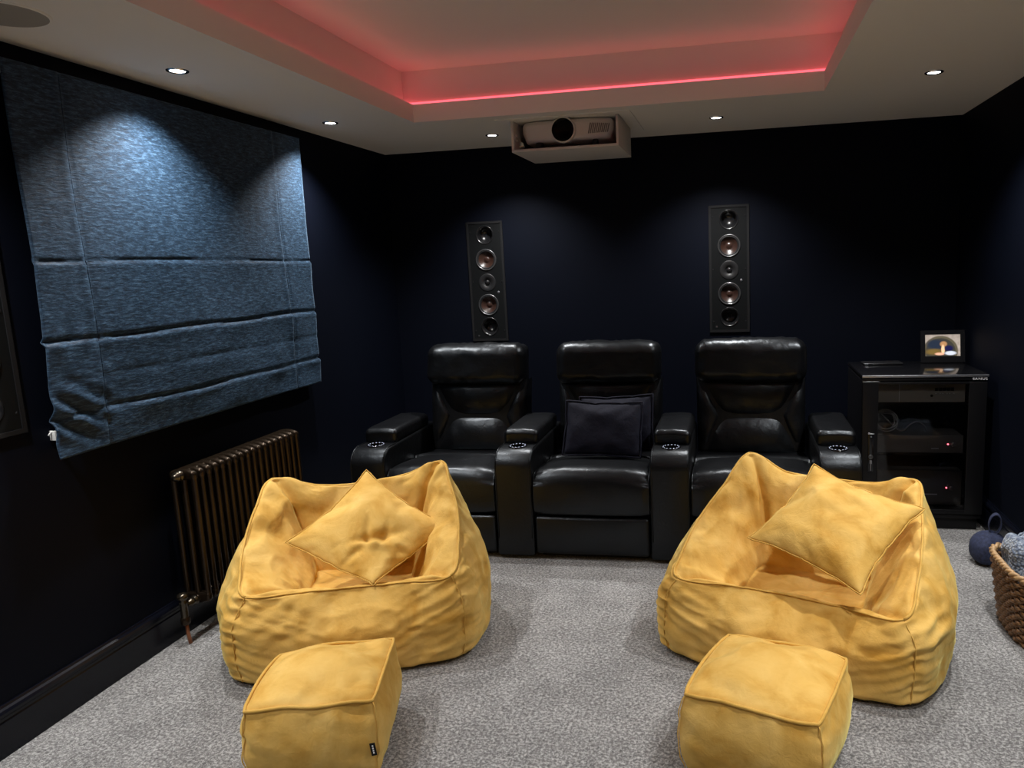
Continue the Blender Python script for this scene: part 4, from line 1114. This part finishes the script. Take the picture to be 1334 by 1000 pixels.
def amplifier(z, h, label, wide_slot):
    g = empty('amplifier', (gcx, KY0 + 0.045, z), 0, label, 'amplifier', 'audio units in the cabinet')
    MB().box((0, 0.17, 0.008 + h / 2), (ghw, 0.165, h / 2 - .002), 0.003).build('case', DGREY, g)
    MB().box((0, 0.0, 0.008 + h / 2), (ghw, 0.006, h / 2), 0.002).build('front_panel', DGREY, g)
    MB().lathe([(0.0135, -0.001), (0.0135, 0.010), (0.012, 0.013), (0, 0.013)], (ghw - 0.054, -0.006, 0.008 + h * .5), (0, -1, 0), 22).build('power_knob', MAT['steel_dark'], g)
    MB().lathe([(0.0042, -0.001), (0.0042, 0.003), (0, 0.004)], (ghw - 0.080, -0.006, 0.008 + h * .5), (0, -1, 0), 12).build('indicator', MAT['led_red'], g)
    MB().box((ghw - 0.148 - wide_slot, -0.0065, 0.008 + h * (.25 if wide_slot < .04 else .30)), (0.020 + wide_slot, 0.0012, 0.003)).build('name_strip', MAT['steel'], g, smooth=False)
    for f_ in (-1, 1):
        MB().lathe([(0, 0), (0.013, 0), (0.013, 0.008), (0, 0.008)], (f_ * (ghw - .04), 0.05, 0.0), (0, 0, 1), 14).build('foot', MAT['black'], g)
amplifier(0.4335, 0.102, 'slimmer amplifier with a red light, cabinet middle shelf under the loose cables', 0.0)
amplifier(0.1295, 0.200, 'taller amplifier with a red light, at the bottom of the cabinet', 0.055)
# loose cables lying coiled on the middle amplifier
P = []
for k in range(70):
    a = k * 0.30
    P.append((0.850 + (0.058 + 0.010 * math.sin(a * .37)) * math.cos(a), KY0 + 0.10 + 0.03 * math.sin(a), 0.5475 + 0.066 + 0.050 * math.sin(a) + 0.012 * math.sin(a * .21)))
P += [(0.93, KY0 + .09, 0.556), (0.975, KY0 + .07, 0.600), (1.02, KY0 + .08, 0.615), (1.06, KY0 + .10, 0.585), (1.075, KY0 + .12, 0.549)]
mb = MB().tube(crom(P, 3), 0.0042, 6)
tag(mb.build('coiled_cable', plain('cable_grey', (0.10, 0.10, 0.10), 0.45)), 'loose grey cables coiled behind the cabinet glass', 'cable')

# things on the cabinet top
MAT['slim'] = plain('slim_dark_metal', (0.03, 0.03, 0.032), 0.22, metal=0.5)
e = empty('slim_box', (0.885, 4.705, KH + 0.0005), math.radians(2), 'thin flat dark device lying at the back of the cabinet top', 'device')
MB().box((0, 0, 0.006), (0.115, 0.055, 0.0055), 0.004, 3).build('case', MAT['slim'], e)
MB().box((-0.10, -0.0545, 0.006), (0.010, 0.0012, 0.003), 0.0005, 1).build('bright_end', MAT['steel'], e)
# digital photo frame, leaning back
e = empty('photo_frame', (1.246, 4.735, KH + 0.0005), math.radians(1), 'small black photo frame with a lit picture on the cabinet', 'photo frame')
TILT = math.radians(-9)
def tilted(o): o.rotation_euler = (TILT, 0, 0); return o
fw2, fh2, b2 = 0.127, 0.098, 0.026
o4 = [(-fw2, 0), (fw2, 0), (fw2, 2 * fh2), (-fw2, 2 * fh2)]; i4 = [(-fw2 + b2, b2 + .012), (fw2 - b2, b2 + .012), (fw2 - b2, 2 * fh2 - b2), (-fw2 + b2, 2 * fh2 - b2)]
V = [(x, 0.008, z) for x, z in o4] + [(x, -0.008, z) for x, z in o4] + [(x, -0.008, z) for x, z in i4] + [(x, -0.003, z) for x, z in i4]
F = [(r * 4 + k, r * 4 + (k + 1) % 4, (r + 1) * 4 + (k + 1) % 4, (r + 1) * 4 + k) for r in range(3) for k in range(4)] + [(3, 2, 1, 0)]
tilted(MB().add(V, F).build('frame', MAT['black_gloss_soft'], e, smooth=False))
t = NT('lit_picture'); co = t.coords(kind='Object')
sx = t.node('ShaderNodeSeparateXYZ'); t.link(co, sx.inputs[0])
def mnode(op, a, b=None, c=None):
    n = t.node('ShaderNodeMath', operation=op)
    for i, v in enumerate((a, b, c)):
        if v is None: continue
        if isinstance(v, (int, float)): n.inputs[i].default_value = v
        else: t.link(v, n.inputs[i])
    return n.outputs[0]
def ell(cx, cz, rx, rz, soft=0.35):
    dx = mnode('DIVIDE', mnode('SUBTRACT', sx.outputs[0], cx), rx); dz_ = mnode('DIVIDE', mnode('SUBTRACT', sx.outputs[2], cz), rz)
    r2 = mnode('ADD', mnode('MULTIPLY', dx, dx), mnode('MULTIPLY', dz_, dz_))
    m_ = t.node('ShaderNodeMapRange'); m_.inputs['From Min'].default_value = 1 + soft; m_.inputs['From Max'].default_value = 1 - soft
    t.link(r2, m_.inputs['Value']); return m_.outputs[0]
base = t.ramp(t.noise(co, 30, 2), [(0.3, (0.30, 0.25, 0.21)), (0.7, (0.42, 0.36, 0.31))])
cur = base
for (cx_, cz_, rx_, rz_, colr, sf) in ((-0.012, 0.070, 0.100, 0.092, (0.10, 0.085, 0.055), .06), (-0.012, 0.068, 0.086, 0.080, (0.045, 0.042, 0.034), .06), (-0.04, 0.11, 0.05, 0.03, (0.018, 0.026, 0.045), .5),
                                   (-0.05, 0.065, 0.05, 0.018, (0.16, 0.105, 0.03), .6), (0.005, 0.112, 0.020, 0.016, (0.42, 0.22, 0.10), .5), (0.002, 0.078, 0.010, 0.028, (0.85, 0.55, 0.32), .5),
                                   (-0.018, 0.052, 0.026, 0.008, (0.80, 0.42, 0.28), .5), (0.036, 0.085, 0.024, 0.018, (0.012, 0.012, 0.06), .5), (0.045, 0.056, 0.032, 0.012, (0.62, 0.66, 0.74), .5)):
    mxn = t.node('ShaderNodeMixRGB'); t.link(ell(cx_, cz_, rx_, rz_, sf), mxn.inputs[0]); t.link(cur, mxn.inputs[1]); mxn.inputs[2].default_value = (*colr, 1); cur = mxn.outputs[0]
t.link(cur, t.b.inputs['Base Color']); t.link(cur, t.b.inputs['Emission Color']); t.set(Emission_Strength=0.9, Roughness=0.2)
tilted(MB().add([(-fw2 + b2, -0.0035, b2 + .012), (fw2 - b2, -0.0035, b2 + .012), (fw2 - b2, -0.0035, 2 * fh2 - b2), (-fw2 + b2, -0.0035, 2 * fh2 - b2)], [(0, 1, 2, 3)]).build('screen', t.m, e, smooth=False))
MB().box((0, 0.045, 0.032), (0.012, 0.030, 0.003), 0.001).box((0, 0.072, 0.016), (0.012, 0.003, 0.0155), 0.001).build('stand', MAT['black'], e)

# ------------------------------------------------------------------ wicker basket with throws
BXc, BYc = 1.228, 3.095
e = empty('wicker_basket', (BXc, BYc, 0), 0, 'brown woven wicker basket at the right edge of the photo', 'basket')
MAT['wicker'] = plain('wicker_cane', (0.235, 0.125, 0.055), 0.42, var=0.45, bump=0.3, bscale=300)
MAT['wicker_light'] = plain('wicker_rim_cane', (0.40, 0.25, 0.12), 0.42, var=0.35, bump=0.3, bscale=300)
def superell(hx, hy, n, p=4.0):
    out = []
    for k in range(n):
        a = 2 * PI * k / n; c, s = math.cos(a), math.sin(a)
        r = (abs(c / hx) ** p + abs(s / hy) ** p) ** (-1 / p); out.append((r * c, r * s))
    return np.array(out)
HB = 0.292
def half(z): q = z / HB; return 0.122 + 0.038 * q, 0.172 + 0.030 * q
NST = 44
NROW = 17
for r in range(NROW):
    z = 0.012 + (HB - 0.02) * r / (NROW - 1)
    a, b = half(z); P = []
    base_ = superell(a, b, NST * 4)
    nrm_ = base_ / np.linalg.norm(base_, axis=1)[:, None]
    for k in range(NST * 4):
        w = 0.0072 * math.sin(2 * PI * (k / 8.0) + PI * r)
        q = base_[k] + nrm_[k] * w
        P.append((q[0], q[1], z + 0.0022 * math.sin(k * 1.7 + r * 2.1)))
    MB().tube(P, 0.0078, 6, closed=True).build('weave_strand', MAT['wicker'], e)
st_ = MB()
for k in range(NST):
    P = []
    for z in (0.006, 0.1, 0.2, HB):
        a, b = half(z); q = superell(a, b, NST)[k]; P.append((q[0], q[1], z))
    st_.tube(P, 0.0042, 5)
tag(st_.build('stake', MAT['wicker'], e), kind='stuff')
for ph in (0, PI):
    P = []
    a, b = half(HB); n = 260; base_ = superell(a, b, n); nrm_ = base_ / np.linalg.norm(base_, axis=1)[:, None]
    for k in range(n):
        w = 2 * PI * k / 13 + ph; q = base_[k] + nrm_[k] * 0.0065 * math.cos(w); P.append((q[0], q[1], HB + 0.004 + 0.0065 * math.sin(w)))
    MB().tube(P, 0.0088, 7, closed=True).build('rim_braid', MAT['wicker_light'], e)
a, b = half(0); base_ = superell(a, b, 40)
MB().add([(*p, 0.003) for p in base_] + [(*p, 0.012) for p in base_], [tuple(range(40))[::-1], tuple(range(40, 80))] + [(k, (k + 1) % 40, 40 + (k + 1) % 40, 40 + k) for k in range(40)]).build('base', MAT['wicker'], e, smooth=False)

def mat_knit(name, c0, c1, c2):
    t = NT(name); co = t.coords((1, 1, 1))
    w = t.node('ShaderNodeTexVoronoi'); w.inputs['Scale'].default_value = 85; t.link(co, w.inputs['Vector'])
    t.link(t.ramp(w.outputs['Distance'], [(0.1, c2), (0.45, c1), (0.8, c0)]), t.b.inputs['Base Color'])
    t.set(Roughness=0.9, Specular_IOR_Level=0.15, Sheen_Weight=0.3)
    t.link(t.bump(w.outputs['Distance'], 0.8, 0.008), t.b.inputs['Normal']); return t.m
MAT['knit'] = mat_knit('blue_grey_knit', (0.10, 0.13, 0.20), (0.24, 0.29, 0.37), (0.42, 0.47, 0.54))
MAT['knit_dark'] = mat_knit('navy_knit', (0.012, 0.018, 0.035), (0.035, 0.05, 0.085), (0.08, 0.105, 0.15))
def throw(c, h, label, seed, m1, m2, rope=True):
    e = empty('knitted_throw', c, 0, label, 'throw', 'throws in the wicker basket')
    V, F = rbox(h, min(h) * .6, 6, (10, 10, 6))
    V += nfield(V, 9, seed)[:, None] * np.array((0.012, 0.012, 0.018)); V[:, 2] += 0.012 * np.sin(V[:, 0] * 60 + seed) * (V[:, 2] > 0)
    V[:, 2] -= V[:, 2].min()
    V[:, :2] *= (0.80 + 0.20 * np.clip(V[:, 2] / (1.6 * h[2]), 0, 1))[:, None]
    subsurf(MB().add(V, F).build('folded_cloth', m1, e), 1)
    hz = V[:, 2].max()
    if rope:
        for k in range(6):
            y = -h[1] * .8 + 1.6 * h[1] * k / 5
            for ph in (0, PI):
                P = []
                for i in range(60):
                    x = -h[0] * .96 + 1.92 * h[0] * i / 59; a = i * 0.75 + ph + k
                    zz = hz * (1 - 0.50 * (abs(x) / h[0]) ** 3 - 0.35 * (abs(y) / h[1]) ** 4) - 0.012
                    P.append((x, y + 0.007 * math.cos(a), zz + 0.010 + 0.007 * math.sin(a)))
                MB().tube(P, 0.0072, 6).build('cable_stitch', m2, e)
    return e
throw((BXc, BYc + 0.058, 0.0135), (0.126, 0.098, 0.178), 'pale blue-grey cable knit throw at the back of the basket', 1.0, MAT['knit'], MAT['knit'])
throw((BXc, BYc - 0.108, 0.0135), (0.122, 0.052, 0.146), 'dark blue-grey throw tucked in the front of the basket', 6.0, MAT['knit_dark'], MAT['knit_dark'], False)

# navy fabric doorstop with a loop handle
e = empty('fabric_doorstop', (1.250, 3.80, 0), math.radians(12), 'round navy fabric doorstop with loop handle on the carpet by the basket', 'doorstop')
V, F = rbox((0.088, 0.082, 0.085), 0.070, 6, (3, 3, 3))
z = V[:, 2].copy(); sq = 1 - 0.30 * np.clip(z / 0.085, 0, 1) ** 2; V[:, 0] *= sq; V[:, 1] *= sq
an = np.arctan2(V[:, 1], V[:, 0]); V[:, :2] *= (1 + 0.05 * np.cos(an * 6) * np.clip(z / 0.085 + .2, 0, 1))[:, None]
V[:, 2] -= V[:, 2].min()
MAT['navy_cloth'] = plain('navy_cloth', (0.022, 0.030, 0.072), 0.85, var=0.4, bump=0.4, bscale=500)
subsurf(MB().add(V, F).build('body', MAT['navy_cloth'], e), 1)
P = [(0.036 * math.sin(a) * 0.75, 0.0, 0.160 + 0.052 - 0.052 * math.cos(a)) for a in np.linspace(0.25, 2 * PI - 0.25, 22)]
Vt = []; Ft = []
for i, p in enumerate(P):
    q = np.array(P[min(i + 1, 21)]) - np.array(P[max(i - 1, 0)]); q /= np.linalg.norm(q); nn = np.cross(q, (0, 1, 0))
    for (dy, dn) in ((-.017, -.0025), (.017, -.0025), (.017, .0025), (-.017, .0025)): Vt.append(tuple(np.array(p) + np.array((0, dy, 0)) + nn * dn))
for i in range(21): Ft += [(i * 4 + k, i * 4 + (k + 1) % 4, i * 4 + 4 + (k + 1) % 4, i * 4 + 4 + k) for k in range(4)]
Ft += [(3, 2, 1, 0), (84, 85, 86, 87)]
lo = MB().add(Vt, Ft).build('loop_handle', MAT['navy_cloth'], e); lo.rotation_euler = (0, math.radians(6), math.radians(-25))
